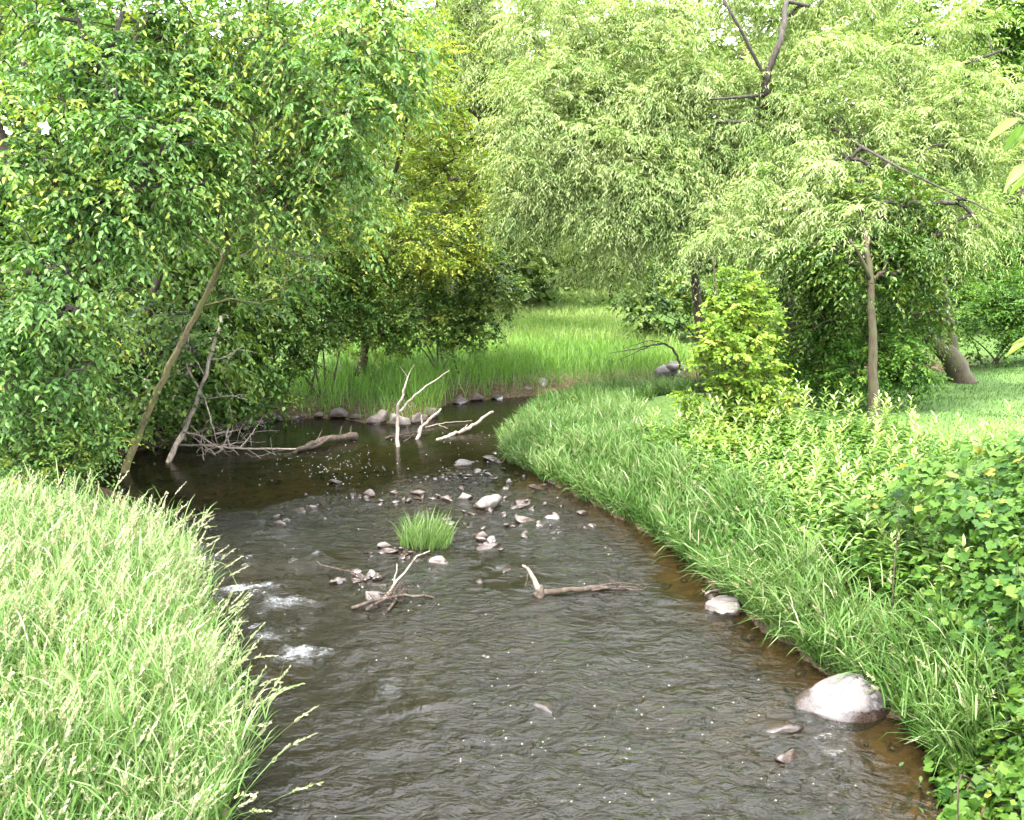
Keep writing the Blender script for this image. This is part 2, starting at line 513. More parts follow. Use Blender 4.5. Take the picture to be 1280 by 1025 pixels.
def noi(scale, detail, rough, dist=0.0):
    n = N.new('ShaderNodeTexNoise'); n.inputs['Scale'].default_value = scale; n.inputs['Detail'].default_value = detail
    n.inputs['Roughness'].default_value = rough; n.inputs['Distortion'].default_value = dist; L.new(mp.outputs[0], n.inputs['Vector']); return n.outputs['Fac']
def mth(op, a, b=None, c=None):
    n = N.new('ShaderNodeMath'); n.operation = op
    for i, v in enumerate((a, b, c)):
        if v is None: continue
        if isinstance(v, (int, float)): n.inputs[i].default_value = v
        else: L.new(v, n.inputs[i])
    return n.outputs[0]
nA, nB = noi(6, 4, .55, .8), noi(20, 3, .55, .4)
hgt = mth('MULTIPLY_ADD', nB, .22, nA)
b = N.new('ShaderNodeBump'); b.inputs['Distance'].default_value = .125
L.new(hgt, b.inputs['Height'])
L.new(mth('MULTIPLY_ADD', rif.outputs['Fac'], .9, .08), b.inputs['Strength'])
fr = N.new('ShaderNodeFresnel'); fr.inputs['IOR'].default_value = 1.333; L.new(b.outputs[0], fr.inputs['Normal'])
gl = N.new('ShaderNodeBsdfGlossy'); gl.inputs['Roughness'].default_value = .03; L.new(b.outputs[0], gl.inputs['Normal'])
tr = N.new('ShaderNodeBsdfTransparent')
sha = N.new('ShaderNodeAttribute'); sha.attribute_name = 'shallow'
L.new(ramp(nt, [(0, (.23, .19, .12)), (1, (.70, .58, .35))], sha.outputs['Fac']), tr.inputs[0])
mk = N.new('ShaderNodeBsdfDiffuse'); mk.inputs[0].default_value = (.011, .0105, .0055, 1)
m1 = N.new('ShaderNodeMixShader'); m1.inputs[0].default_value = .38
L.new(tr.outputs[0], m1.inputs[1]); L.new(mk.outputs[0], m1.inputs[2])
m2 = N.new('ShaderNodeMixShader'); L.new(fr.outputs[0], m2.inputs[0]); L.new(m1.outputs[0], m2.inputs[1]); L.new(gl.outputs[0], m2.inputs[2])
fm = N.new('ShaderNodeBsdfDiffuse'); fm.inputs[0].default_value = (.42, .44, .46, 1)
fn = noi(38, 8, .85, 1.2)
ff = mth('SUBTRACT', mth('MULTIPLY_ADD', foa.outputs['Fac'], .36, fn), .82)
ff = mth('MULTIPLY', ff, 5.0)
cl = N.new('ShaderNodeClamp'); L.new(ff, cl.inputs[0])
m3 = N.new('ShaderNodeMixShader'); L.new(mth('MULTIPLY', cl.outputs[0], .6), m3.inputs[0]); L.new(m2.outputs[0], m3.inputs[1]); L.new(fm.outputs[0], m3.inputs[2])
L.new(m3.outputs[0], out.inputs[0])
tag(link('stream_water', me, m), 'shallow brown stream with ripples reflecting the sky', 'water', kind='structure')

# ------------------------------------------------------------------ grass
def blade_curves(base, h, az, th0, th1, nseg):
    """centre lines: base n x 3, length h, lean towards az, angle from upright growing from th0 to th0 + th1"""
    n = len(base)
    t = (np.arange(nseg) + .5) / nseg
    th = th0[:, None] + th1[:, None] * t[None] ** 1.6
    st = (h / nseg)[:, None]
    dz = np.cos(th) * st
    dr = np.sin(th) * st
    out = np.zeros((n, nseg + 1, 3))
    out[:, 0] = base
    out[:, 1:, 2] = base[:, None, 2] + np.cumsum(dz, 1)
    cr = np.cumsum(dr, 1)
    out[:, 1:, 0] = base[:, None, 0] + cr * np.cos(az)[:, None]
    out[:, 1:, 1] = base[:, None, 1] + cr * np.sin(az)[:, None]
    return out

def add_blades(mb, cl, w, r, rng, taper=1.0):
    n, k, _ = cl.shape
    nseg = k - 1
    a = rng.uniform(0, 2 * np.pi, n)
    side = np.stack([np.cos(a), np.sin(a), np.zeros(n)], -1)
    t = np.linspace(0, 1, k)[:-1]
    wid = (w[:, None] * (.55 + .45 * np.minimum(1, t[None] * 4)) * (1 - t[None] ** 2.2 * .75 * taper)) / 2
    Lf = cl[:, :-1] - side[:, None] * wid[..., None]
    Rt = cl[:, :-1] + side[:, None] * wid[..., None]
    v = np.concatenate([np.stack([Lf, Rt], 2).reshape(n, -1, 3), cl[:, -1:]], 1)
    nv = 2 * nseg + 1
    q = np.array([[2 * i, 2 * i + 1, 2 * i + 3, 2 * i + 2] for i in range(nseg - 1)], np.int64).reshape(-1, 4)
    tr_ = np.array([[2 * nseg - 2, 2 * nseg - 1, 2 * nseg]])
    off = (np.arange(n) * nv)[:, None, None]
    st = mb.n
    mb.add(v.reshape(-1, 3), (tr_[None] + off).reshape(-1, 3), np.repeat(r, nv))
    if len(q): mb.f4.append((q[None] + off).reshape(-1, 4) + st)

def curve_at(cl, t):
    n, k, _ = cl.shape
    s = np.clip(t, 0, .9999) * (k - 1)
    i = s.astype(int)
    f = (s - i)[..., None]
    ar = np.arange(n)
    if t.ndim == 2: ar = ar[:, None]
    a, b_ = cl[ar, i], cl[ar, i + 1]
    return a + (b_ - a) * f, nrm(b_ - a)

def add_panicles(mb, cl, rng, k=14, t0=.86, size=.035, spread=.35, r=.9):
    n = len(cl)
    t = t0 + (1 - t0) * np.linspace(0, 1, k)[None] + rng.uniform(-.01, .01, (n, k))
    P, T = curve_at(cl, t)
    D = nrm(T + spread * rng.normal(size=P.shape))
    N_ = rng.normal(size=P.shape)
    L_ = size * (1.25 - .6 * np.linspace(0, 1, k))[None] * rng.uniform(.8, 1.3, (n, k))
    add_leaves(mb, P.reshape(-1, 3), D.reshape(-1, 3), N_.reshape(-1, 3), L_.ravel(), L_.ravel() * .42, DIAMOND, np.repeat(r + rng.uniform(-.06, .06, n), k))

def scatter(n, x0, x1, y0, y1, rng, cond, margin=140, ztop=0.8):
    X = rng.uniform(x0, x1, n); Y = rng.uniform(y0, y1, n)
    S = sdist(X, Y)
    k = cond(X, Y, S)
    X, Y, S = X[k], Y[k], S[k]
    Z = gz(X, Y, S)
    B = np.stack([X, Y, Z], -1)
    px, py, d = proj(B + np.array([0, 0, ztop]))
    ok = (d > 1) & (px > -margin) & (px < 1280 + margin) & (py > -margin) & (py < 1025 + 330)
    return B[ok], S[ok]

def toward_water(B):
    e = .15
    gx = sdist(B[:, 0] + e, B[:, 1]) - sdist(B[:, 0] - e, B[:, 1])
    gy = sdist(B[:, 0], B[:, 1] + e) - sdist(B[:, 0], B[:, 1] - e)
    return np.arctan2(-gy, -gx)

def grass_culms(mb, B, edge, rng, hr, nl, lr, wr, heads, azf, lean, base_r, cvar=.14, head=(15, .84, .036, .34), hs=1.0):
    n = len(B)
    cn = vnoise(B * [1.1, 1.1, 0], 9)
    az = azf(n)
    H = rng.uniform(*hr, n) * (1 + .2 * cn) * hs
    hd = rng.random(n) < heads
    H = np.where(hd, H * 1.22, H)
    cl = blade_curves(B, H, az, np.abs(rng.normal(.05, .1, n)) + lean * edge, np.clip(rng.normal(.45, .3, n), .02, 1.4), 5)
    add_blades(mb, cl, np.full(n, .006), np.full(n, base_r + .05), rng, .2)
    t = rng.uniform(.28, .93, (n, nl))
    P, T = curve_at(cl, t)
    P = P.reshape(-1, 3)
    m = len(P)
    la = rng.uniform(0, 6.28, m) * .75 + np.repeat(az, nl) * .25
    lc = blade_curves(P, rng.uniform(*lr, m), la, np.clip(rng.normal(.42, .22, m), .08, 1.2), np.clip(rng.normal(.85, .5, m), .05, 2.3), 3)
    r = np.clip(base_r + cvar * rng.normal(size=m) + .2 * np.repeat(cn, nl) + .18 * (t.ravel() - .6), 0, .82)
    r = np.where(rng.random(m) < .03, .97, r)
    add_blades(mb, lc, rng.uniform(*wr, m), r, rng)
    if hd.any(): add_panicles(mb, cl[hd], rng, *head, .93)

G_STOPS = [(0, (.03, .075, .012)), (.35, (.08, .175, .03)), (.65, (.155, .28, .07)), (.82, (.26, .375, .145)), (.9, (.42, .45, .26)), (1, (.54, .50, .35))]
M_grass = leafmat('reed_grass_leaf', G_STOPS, trans=.34, rough=.45)
M_bank = leafmat('bank_grass_leaf', [(0, (.025, .07, .010)), (.4, (.07, .16, .028)), (.7, (.14, .25, .06)), (.88, (.28, .37, .15)), (1, (.52, .48, .32))], trans=.32, rough=.42)
M_meadow = leafmat('meadow_grass_leaf', [(0, (.05, .125, .016)), (.5, (.13, .29, .038)), (.8, (.23, .40, .07)), (1, (.36, .47, .15))], trans=.32, rough=.5)

# tall pale reed grass on the near bank
rng = np.random.default_rng(7)
isleft = lambda X, Y: X < np.interp(Y, [-6, 14, 20], [0, -2.5, -3])
g_end = lambda X: np.interp(X, [-9, -6, -4.5], [10.0, 10.1, 9.7])
B, S = scatter(170000, -9.5, -.5, 2.0, 12.0, rng, lambda X, Y, S: isleft(X, Y) & (S > .02) & (Y < g_end(X) + .5 * vnoise(v2(X * 1.5, Y * 1.5), 8)) & (rng.random(len(X)) < .9))
# fewer where the bank lies far from the camera's view of it: keep about sixty thousand
n = len(B)
k = rng.permutation(n)[:17000]; B, S = B[k], S[k]
n = len(B)
mb = MB()
cl_n = vnoise(B * [1.1, 1.1, 0], 9)
edge = sstep(1.0, .1, S)
# low blades
h = rng.uniform(.35, .8, n) * (1 + .2 * cl_n)
cl = blade_curves(B, h, rng.uniform(0, 6.28, n), np.abs(rng.normal(.1, .18, n)) + .1 * edge, np.clip(rng.normal(1.0, .6, n), .05, 2.4), 3)
add_blades(mb, cl, rng.uniform(.009, .016, n), np.clip(.42 + .14 * rng.normal(size=n) + .14 * cl_n, 0, .75), rng)
# stems carrying arching leaves, some ending in pale seed heads
grass_culms(mb, B[:10500], edge[:10500], rng, (.55, 1.05), 4, (.18, .36), (.008, .015), .2, lambda k: rng.normal(.15, .7, k), .14, .62, .16, (20, .83, .034, .3))
o = solid('reed_grass', mb, M_grass, (0, 0, 0))
tag(o, 'dense pale green tall grass with seed heads covering the near bank beside the riffle', 'grass', kind='stuff')

# seed stems that lean out over the water one by one
cnt = 0
for i in range(46):
    y = 3.9 + 7.2 * (i / 46.0) + rng.uniform(-.1, .1)
    xe = np.linspace(-6, 0, 500)
    s = sdist(xe, np.full(500, y))
    j = np.argmax(s < 0)
    x = xe[j] - rng.uniform(.02, .25)
    base = np.array([x, y, gp(x, y) - .02])
    cl1 = blade_curves(base[None], np.array([rng.uniform(.9, 1.35)]), np.array([rng.normal(.05, .45)]), np.array([rng.uniform(.3, .62)]), np.array([rng.uniform(.35, 1.1)]), 8)
    mb = MB()
    add_blades(mb, cl1, np.array([.007]), np.array([.74]), rng, .2)
    add_panicles(mb, cl1, rng, 26, .84, .032, .24)
    for t_, s_ in ((.28, 1), (.45, -1)):
        p0, T = curve_at(cl1, np.array([t_]))
        c2 = blade_curves(p0, np.array([rng.uniform(.25, .4)]), np.array([rng.uniform(0, 6.28)]), np.array([.5]), np.array([1.3]), 5)
        add_blades(mb, c2, np.array([.013]), np.array([.55]), rng)
    tag(solid('grass_plant', mb, M_grass, base), 'single pale grass stem with nodding seed head leaning over the riffle', 'grass', 'seed stems leaning over the water')

# darker grass along the far side of the channel, drooping to the water
rng = np.random.default_rng(8)
isright = lambda X, Y: X > np.interp(Y, [-6, 6, 18, 24], [1.0, 1.0, -.8, -.2])
B, S = scatter(280000, -1.0, 8.5, 3.5, 22.6, rng, lambda X, Y, S: isright(X, Y) & (S > -.02 + .08 * vnoise(v2(X * 3, Y * 3), 6)) & (S < np.interp(Y, [4, 7, 9, 11, 13, 15, 21], [.35, .5, .62, .8, 1.25, 2.3, 2.6]) + .35 * vnoise(v2(X * 1.6, Y * 1.6), 4)) & (Y > 6.3) & (Y < 22.5) & ((Y < 17.9) | (rng.random(len(X)) < .5)))
k = rng.permutation(len(B))[:21000]; B, S = B[k], S[k]
n = len(B)
cn = vnoise(B * [1.6, 1.6, 0], 12)
tw = toward_water(B)
edge = sstep(.9, .0, S)
h = rng.uniform(.3, .85, n) * (1 + .4 * cn + .3 * vnoise(B * [3, 3, 0], 19)) * np.interp(B[:, 1], [11, 14, 17, 20], [1, .8, .5, .3])
az = np.where(rng.random(n) < .35 + .45 * edge, tw + rng.normal(0, .6, n), rng.uniform(0, 2 * np.pi, n))
cl = blade_curves(B, h, az, np.abs(rng.normal(.08, .14, n)) + .3 * edge, np.clip(rng.normal(1.2, .55, n), .1, 2.5), 4)
mb = MB()
add_blades(mb, cl, rng.uniform(.012, .022, n), np.where(rng.random(n) < .035, .97, np.clip(.5 + .17 * rng.normal(size=n) + .3 * cn + .15 * vnoise(B * [4, 4, 0], 18), 0, .86)), rng)
nc = 7500
grass_culms(mb, B[:nc], edge[:nc], rng, (.40, .68), 4, (.22, .42), (.012, .022), .12, lambda k: tw[:k] + rng.normal(0, .9, k), .3, .52, .15, hs=np.interp(B[:nc, 1], [11, 14, 17, 20], [1, .75, .42, .28]))
tag(solid('bank_grass', mb, M_bank, (0, 0, 0)), 'lush green grass drooping over the water below the willows and vines', 'grass', kind='stuff')

# meadow and the tall grass on the far bank
rng = np.random.default_rng(9)
B, S = scatter(120000, -9, 5.5, 20, 60, rng, lambda X, Y, S: (S > .04 + .12 * vnoise(v2(X * 2, Y * 2), 27)) & (Y > np.where(X > -.3, np.interp(X, [-.3, .8, 1.7, 3.7, 6.3, 9, 14], [23.2, 24, 24.6, 25.2, 26.2, 27, 28.5]), 20.3)) & (X > np.interp(Y, [20, 24, 40], [-8, -5, -6])) & (X < np.interp(Y, [20, 27, 60], [5, 6, 14])) & (rng.random(len(X)) < np.interp(Y, [20, 28, 60], [1, .75, .55])))
if len(B) > 42000:
    k = rng.permutation(len(B))[:42000]; B, S = B[k], S[k]
n = len(B)
cn = vnoise(B * [.55, .55, 0], 13)
tall = sstep(5.5, 1.0, S) * sstep(30, 25, B[:, 1])
h = rng.uniform(.35, .7, n) * (1 + .35 * cn) * (.7 + .5 * tall)
cl = blade_curves(B, h, rng.uniform(0, 6.28, n), np.abs(rng.normal(.1, .15, n)), np.clip(rng.normal(.8, .4, n), 0, 2), 3)
mb = MB()
add_blades(mb, cl, rng.uniform(.010, .019, n) * (1 + .035 * (B[:, 1] - 20)), np.clip(.58 + .16 * rng.normal(size=n) + .2 * cn - .12 * tall + .35 * sstep(25, 34, B[:, 1]), 0, 1), rng)
tag(solid('meadow_grass', mb, M_meadow, (0, 0, 0)), 'green meadow grass between the bushes and the far trees', 'grass', kind='stuff')

# mown lawn
rng = np.random.default_rng(10)
B, S = scatter(120000, 5, 17, 10, 27, rng, lambda X, Y, S: (LAWN_EDGE(X, Y) > .3) & (S > .5), 60, .05)
k = rng.permutation(len(B))[:14000]; B = B[k]; n = len(B)
cl = blade_curves(B, rng.uniform(.04, .085, n), rng.uniform(0, 6.28, n), rng.uniform(0, .5, n), rng.uniform(0, 1, n), 2)
mb = MB()
M_lawn = leafmat('lawn_leaf', [(0, (.05, .12, .025)), (.6, (.085, .17, .036)), (1, (.13, .22, .06))], trans=.3)
add_blades(mb, cl, rng.uniform(.012, .02, n), rng.random(n), rng)
tag(solid('lawn_grass', mb, M_lawn, (0, 0, 0)), 'short mown lawn below the leaning willow trunk', 'grass', kind='stuff')

# the tuft growing in the middle of the riffle
rng = np.random.default_rng(11)
c0 = on_z(531, 683)
M_tuft = leafmat('tuft_leaf', [(0, (.06, .13, .03)), (.5, (.15, .27, .06)), (1, (.30, .42, .17))], trans=.36)
n = 420
a = rng.uniform(0, 6.28, n); rr = np.sqrt(rng.random(n))
B = np.stack([c0[0] + .36 * rr * np.cos(a), c0[1] + .22 * rr * np.sin(a), np.full(n, -.03)], -1)
cl = blade_curves(B, rng.uniform(.25, .72, n) * (1 - .25 * rr), np.where(rng.random(n) < .5, a, rng.normal(.5, 1.0, n)), rng.uniform(.0, .3, n), rng.uniform(.2, 1.1, n), 5)
mb = MB(); add_blades(mb, cl, rng.uniform(.009, .014, n), rng.random(n), rng)
tuft = empty('grass_tuft', c0, 'bright green grass tuft growing in the middle of the riffle', 'grass tuft')
part('grass_leaves', mb, M_tuft, tuft, kind='stuff')

# ------------------------------------------------------------------ trees
UP = np.array([0, 0, 1.0])

def skeleton(trunks, att, rng, rmin=.008, step=.55, arch=.12, rmax=.14):
    """trunks: list of (points, radii). Grows one branch to each attractor. Returns branch chains and outward direction at each attractor"""
    nodes = np.concatenate([t[0] for t in trunks])
    par = [-1] * len(nodes)
    nodes = list(nodes)
    frm = len(trunks)
    dist = np.min(np.linalg.norm(att[:, None] - np.array(nodes)[None], axis=2), axis=1)
    chains, outd = [], np.zeros_like(att)
    weight = [0.0] * len(nodes)
    arr = np.zeros((len(nodes) + len(att) * 14, 3)); arr[:len(nodes)] = nodes; cnt = len(nodes)
    for i in np.argsort(dist):
        p = att[i]
        d = arr[:cnt] - p
        dd = np.linalg.norm(d, axis=1)
        cost = dd + .7 * np.maximum(0, d[:, 2] + .25 * dd)
        j = int(np.argmin(cost))
        L_ = dd[j]
        ns = int(min(12, max(2, round(L_ / step))))
        t = np.linspace(0, 1, ns + 1)[1:]
        bow = np.sin(np.pi * t)[:, None] * (UP * arch * L_ + rng.normal(0, .06, 3) * L_)
        path = arr[j] * (1 - t[:, None]) + p * t[:, None] + bow
        ids = []
        prev = j
        for q in path:
            arr[cnt] = q; par.append(prev); weight.append(0.0); ids.append(cnt); prev = cnt; cnt += 1
        chains.append([j] + ids)
        outd[i] = p - (arr[ids[-2]] if ns > 1 else arr[j])
        k = prev
        while k != -1:
            weight[k] += 1; k = par[k]
    w = np.array(weight)
    out = []
    for c in chains:
        pts = arr[c]
        rad = np.minimum(rmax, rmin * np.maximum(w[c], 1) ** .55)
        rad[0] = min(rad[0], rad[1] * 1.15)
        out.append((pts, rad))
    return out, nrm(outd)

def lobe_points(lobes, n, rng, gap=.25, seed=0, shell=.35):
    tot = sum(l[6] * l[3] * l[4] for l in lobes)
    pts = []
    for (px, py, Y, rx, ry, rd, w) in lobes:
        k = max(3, int(n * w * rx * ry / tot))
        m = mpp(Y)
        d = nrm(rng.normal(size=(k * 3, 3)))
        rad = (shell ** 3 + (1 - shell ** 3) * rng.random(k * 3)) ** (1 / 3)
        q = at(px, py, Y) + d * rad[:, None] * np.array([rx * m, rd, ry * m])
        s = vnoise(q * 1.1, 40 + seed)
        q = q[s > -gap][:k] if (s > -gap).sum() >= k else q[np.argsort(-s)][:k]
        pts.append(q)
    P = np.concatenate(pts)
    return P[P[:, 2] > .35]

def foliage(mb, att, outd, rng, m=5, k=9, length=.7, droop=.35, spread=.6, L=.11, W=.05, hang=.3, shape=OVATE, base_r=.45, cvar=.18, lvar=.12, flat=.6, twigs=None, side=.8, light_top=0, yellow=0):
    A = len(att)
    d = nrm(outd)[:, None] * .8 + spread * rng.normal(size=(A, m, 3)) * np.array([1, 1, flat])
    d = nrm(d)
    ln = length * rng.uniform(.45, 1.2, (A, m))
    t = (np.arange(k) + rng.uniform(.2, 1.0, (A, m, k))) / k
    pos = att[:, None, None] + d[:, :, None] * (ln[:, :, None] * t)[..., None]
    pos[..., 2] -= droop * ln[:, :, None] * t ** 2
    tan = np.broadcast_to(d[:, :, None], pos.shape).copy()
    tan[..., 2] -= 2 * droop * t
    tan = nrm(tan)
    sd = nrm(np.cross(tan, UP) + 1e-4)
    sg = np.where(np.arange(k) % 2 == 0, 1.0, -1.0)[None, None, :, None]
    D = tan * .7 + sd * sg * side + .28 * rng.normal(size=pos.shape)
    D[..., 2] -= hang
    Nn = UP + .45 * rng.normal(size=pos.shape) + .35 * nrm(outd)[:, None, None]
    size = rng.uniform(.65, 1.2, (A, m, k)) * (1 - .3 * t)
    cr = rng.normal(0, cvar, (A, 1, 1)) + rng.normal(0, cvar * .5, (A, m, 1))
    if yellow:
        cr = cr + np.where(rng.random((A, m, 1)) < yellow, .35, 0)
    r = np.clip(base_r + cr + lvar * rng.normal(size=(A, m, k)) + .15 * (t - .5), 0, 1)
    add_leaves(mb, pos.reshape(-1, 3), D.reshape(-1, 3), Nn.reshape(-1, 3), (L * size).ravel(), (W * size).ravel(), shape, r.ravel())
    if twigs is not None:
        tt = np.linspace(0, 1, 4)
        for a in range(0, A):
            for b in range(0, m, 2):
                q = att[a] + d[a, b] * (ln[a, b] * tt)[:, None]
                q[:, 2] -= droop * ln[a, b] * tt ** 2
                tube(twigs, q, np.linspace(.006, .002, 4), 3, cap=False)

def make_tree(name, label, cat, trunks, lobes, n_att, leaf_mat, bark_mat, seed, group=None, leaf=None, gap=.25, rmin=.006, rmax=.07, arch=.12, shell=.35, twig=False, extra=None, step=.55):
    """trunks: list of (path points, base radius, tip radius); lobes: crown masses (px, py, distance, half width px, half height px, half depth m, weight)"""
    rng = np.random.default_rng(seed)
    tr_ = []
    for P, r0, r1 in trunks:
        P = np.asarray(P, float)
        ln = np.linalg.norm(np.diff(P, axis=0), axis=1).sum()
        n = max(5, int(ln / .22))
        q = smooth_path(P, n)
        q[1:-1] += rng.normal(0, .006 + .04 * r0, (n - 2, 3)) * [1, 1, .2]
        rad = r0 + (r1 - r0) * np.linspace(0, 1, n) ** .8
        tr_.append((q, rad))
    base = np.asarray(trunks[0][0][0], float)
    root = empty(name, base, label, cat, group)
    flare = tr_[0][1].copy()
    if len(flare) > 4 and trunks[0][1] > .05:
        flare[0] *= 1.45; flare[1] *= 1.15
    for i, (q, rad) in enumerate(tr_):
        mb = MB()
        tube(mb, q, flare if i == 0 else rad, 10 if rad[0] > .05 else 6, bump=.05, seed=seed + i)
        part('trunk' if i == 0 else 'limb', mb, bark_mat, root)
    att = lobe_points(lobes, n_att, rng, gap, seed, shell)
    chains, outd = skeleton(tr_, att, rng, rmin, step, arch=arch, rmax=rmax)
    br = MB()
    for pts, rad in chains:
        tube(br, pts, rad, 6 if rad[0] > .03 else 4 if rad[0] > .012 else 3, cap=False)
    cr = MB()
    foliage(cr, att, outd, rng, twigs=br if twig else None, **(leaf or {}))
    if extra: extra(cr, rng)
    part('branches', br, bark_mat, root, kind='stuff')
    part('crown', cr, leaf_mat, root, kind='stuff')
    return root

M_barkdark = barkmat('dark_bark', (.018, .014, .010), (.045, .035, .025), (.085, .068, .05))
M_barkbrown = barkmat('brown_bark', (.03, .022, .014), (.08, .058, .036), (.14, .108, .075), moss=(.08, .08, .035))
M_barkgreen = barkmat('mossy_bark', (.09, .08, .035), (.24, .205, .10), (.38, .33, .20), moss=(.22, .21, .08))
M_barkwillow = barkmat('willow_bark', (.05, .038, .028), (.13, .098, .07), (.22, .17, .125), scale=7)
M_barkgrey = barkmat('grey_willow_bark', (.02, .017, .014), (.06, .05, .04), (.12, .10, .08), scale=7)
M_deadwood = barkmat('bleached_wood', (.20, .15, .11), (.36, .30, .24), (.52, .46, .40), scale=8)
M_wetwood = barkmat('brown_driftwood', (.022, .015, .011), (.07, .05, .036), (.16, .125, .098), scale=8)

M_elder = leafmat('box_elder_leaf', [(0, (.022, .07, .013)), (.3, (.06, .155, .028)), (.55, (.115, .25, .05)), (.8, (.20, .37, .085)), (1, (.40, .50, .08))], rough=.42, spec=.2)
M_fine = leafmat('locust_leaf', [(0, (.07, .12, .012)), (.4, (.16, .26, .03)), (.7, (.28, .38, .05)), (1, (.46, .50, .08))], trans=.42)
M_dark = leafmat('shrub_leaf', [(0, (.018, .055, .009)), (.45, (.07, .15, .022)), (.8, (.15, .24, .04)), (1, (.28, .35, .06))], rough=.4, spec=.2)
M_willow = leafmat('willow_leaf', [(0, (.09, .17, .035)), (.35, (.20, .33, .085)), (.65, (.34, .47, .15)), (1, (.56, .64, .29))], trans=.36, rough=.42, spec=.18, tcol=(1.1, 1.1, .6))
M_willowfar = leafmat('far_willow_leaf', [(0, (.08, .13, .04)), (.45, (.18, .26, .08)), (1, (.34, .42, .16))], trans=.36)
M_mapleyellow = leafmat('yellow_green_leaf', [(0, (.055, .12, .012)), (.4, (.15, .27, .026)), (.75, (.27, .40, .05)), (.97, (.40, .46, .08)), (1, (.45, .30, .10))], trans=.42)
M_bright = leafmat('bright_leaf', [(0, (.03, .09, .011)), (.5, (.085, .20, .024)), (1, (.19, .33, .045))])
M_far = leafmat('far_leaf', [(0, (.05, .10, .018)), (.5, (.12, .21, .04)), (1, (.26, .35, .08))], trans=.4)

# --- trees on the far side of the reed grass
T = lambda px, py, Y: at(px, py, Y)
def gbase(px, py, Y):
    q = at(px, py, Y); q[2] = gp(q[0], q[1]) - .05; return q

elder = dict(m=6, k=9, length=.75, droop=.45, spread=.62, L=.125, W=.062, hang=.35, shape=OVATE, base_r=.62, cvar=.17, lvar=.09)
b0 = np.array([-8.6, 14.2, 0]); b0[2] = gp(b0[0], b0[1]) - .05
make_tree('box_elder', 'broad leafy tree with a dark slanting limb over the reed grass', 'tree',
          [([b0, T(-40, 380, 13.8), T(20, 215, 13.0), T(90, 130, 12.4), T(140, 60, 12.2), T(160, -20, 12.6)], .15, .02),
           ([T(20, 215, 13.0), T(-40, 60, 13.2), T(-60, -30, 13.5)], .10, .03),
           ([T(-30, 340, 13.6), T(110, 330, 12.6), T(170, 250, 12.0), T(215, 160, 11.8)], .07, .02)],
          [(40, 300, 11.8, 120, 120, 1.4, 1), (130, 170, 11.9, 140, 110, 1.6, 1), (35, 450, 12.0, 100, 90, 1.2, 1), (190, 215, 12.4, 90, 80, 1.4, .9), (75, 400, 12.6, 60, 80, 1.2, 1), (50, 520, 12.9, 60, 50, .9, 1),
           (60, 30, 13.0, 160, 120, 1.8, .8), (210, 60, 13.0, 110, 100, 1.4, .7), (-160, 200, 13, 120, 240, 2, .3)],
          660, M_elder, M_barkdark, 101, leaf=elder, twig=True)
# leaning trunk
make_tree('box_elder', 'tree with slender mossy trunk leaning out of the pool bank', 'tree',
          [([gbase(148, 596, 15.9), T(178, 530, 15.8), T(215, 450, 15.5), T(250, 385, 15.3), T(280, 320, 15.0), T(305, 255, 14.8), T(318, 180, 14.6), T(300, 60, 14.8)], .066, .025),
           ([T(285, 310, 15.0), T(272, 200, 14.6), T(290, 90, 14.2), T(330, 40, 14.0), T(365, 12, 13.9), T(410, -20, 14)], .05, .02),
           ([T(318, 180, 14.6), T(370, 120, 14.3), T(430, 60, 14.0), T(500, 10, 13.8)], .04, .015)],
          [(330, 170, 14.0, 110, 100, 1.4, 1), (420, 90, 13.9, 100, 110, 1.4, .8), (310, 50, 14.0, 130, 80, 1.6, .8), (320, 330, 15.8, 60, 50, .8, .8), (420, 230, 14.6, 90, 70, 1.1, .8), (490, 40, 14, 60, 60, 1.0, .6),
           (160, 270, 14.6, 70, 60, 1.0, .8)],
          430, M_elder, M_barkgreen, 102, leaf=dict(elder, L=.13, W=.066, base_r=.66), twig=True, gap=.12)
# deeper trees of the left bank, filling the shade
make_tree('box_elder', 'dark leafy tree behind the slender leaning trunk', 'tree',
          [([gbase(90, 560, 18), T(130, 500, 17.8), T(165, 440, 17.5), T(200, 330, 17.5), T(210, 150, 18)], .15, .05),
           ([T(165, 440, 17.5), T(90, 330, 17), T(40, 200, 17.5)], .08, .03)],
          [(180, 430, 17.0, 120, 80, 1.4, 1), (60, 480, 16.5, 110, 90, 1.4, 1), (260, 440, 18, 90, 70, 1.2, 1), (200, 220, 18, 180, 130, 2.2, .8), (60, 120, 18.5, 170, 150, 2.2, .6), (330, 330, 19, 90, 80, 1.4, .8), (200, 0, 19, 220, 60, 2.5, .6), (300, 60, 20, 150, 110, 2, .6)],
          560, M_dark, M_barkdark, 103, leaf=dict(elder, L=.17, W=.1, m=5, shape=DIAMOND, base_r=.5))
make_tree('honey_locust', 'yellow green feathery tree between the box elders and the willows', 'tree',
          [([gbase(450, 470, 23.5), T(462, 400, 23.3), T(470, 300, 23), T(500, 190, 22.8), T(520, 90, 22.8)], .13, .03),
           ([T(468, 330, 23.1), T(420, 230, 22.5), T(380, 130, 22)], .07, .02), ([T(480, 260, 22.9), T(545, 230, 22.6), T(590, 225, 22.5)], .05, .02)],
          [(520, 150, 22.4, 55, 70, 1.3, 1), (560, 225, 22.6, 60, 50, 1.2, 1), (365, 110, 21.5, 65, 55, 1.3, 1), (440, 150, 22, 60, 70, 1.2, 1), (430, 300, 21.5, 90, 60, 1.4, .8), (530, 300, 22.2, 80, 50, 1.3, .9), (470, 60, 23, 90, 70, 1.5, .6)],
          520, M_fine, M_barkbrown, 104, leaf=dict(m=7, k=12, length=.75, droop=.2, spread=.8, L=.13, W=.065, hang=.1, shape=DIAMOND, base_r=.62, cvar=.16, flat=.35), gap=.5)

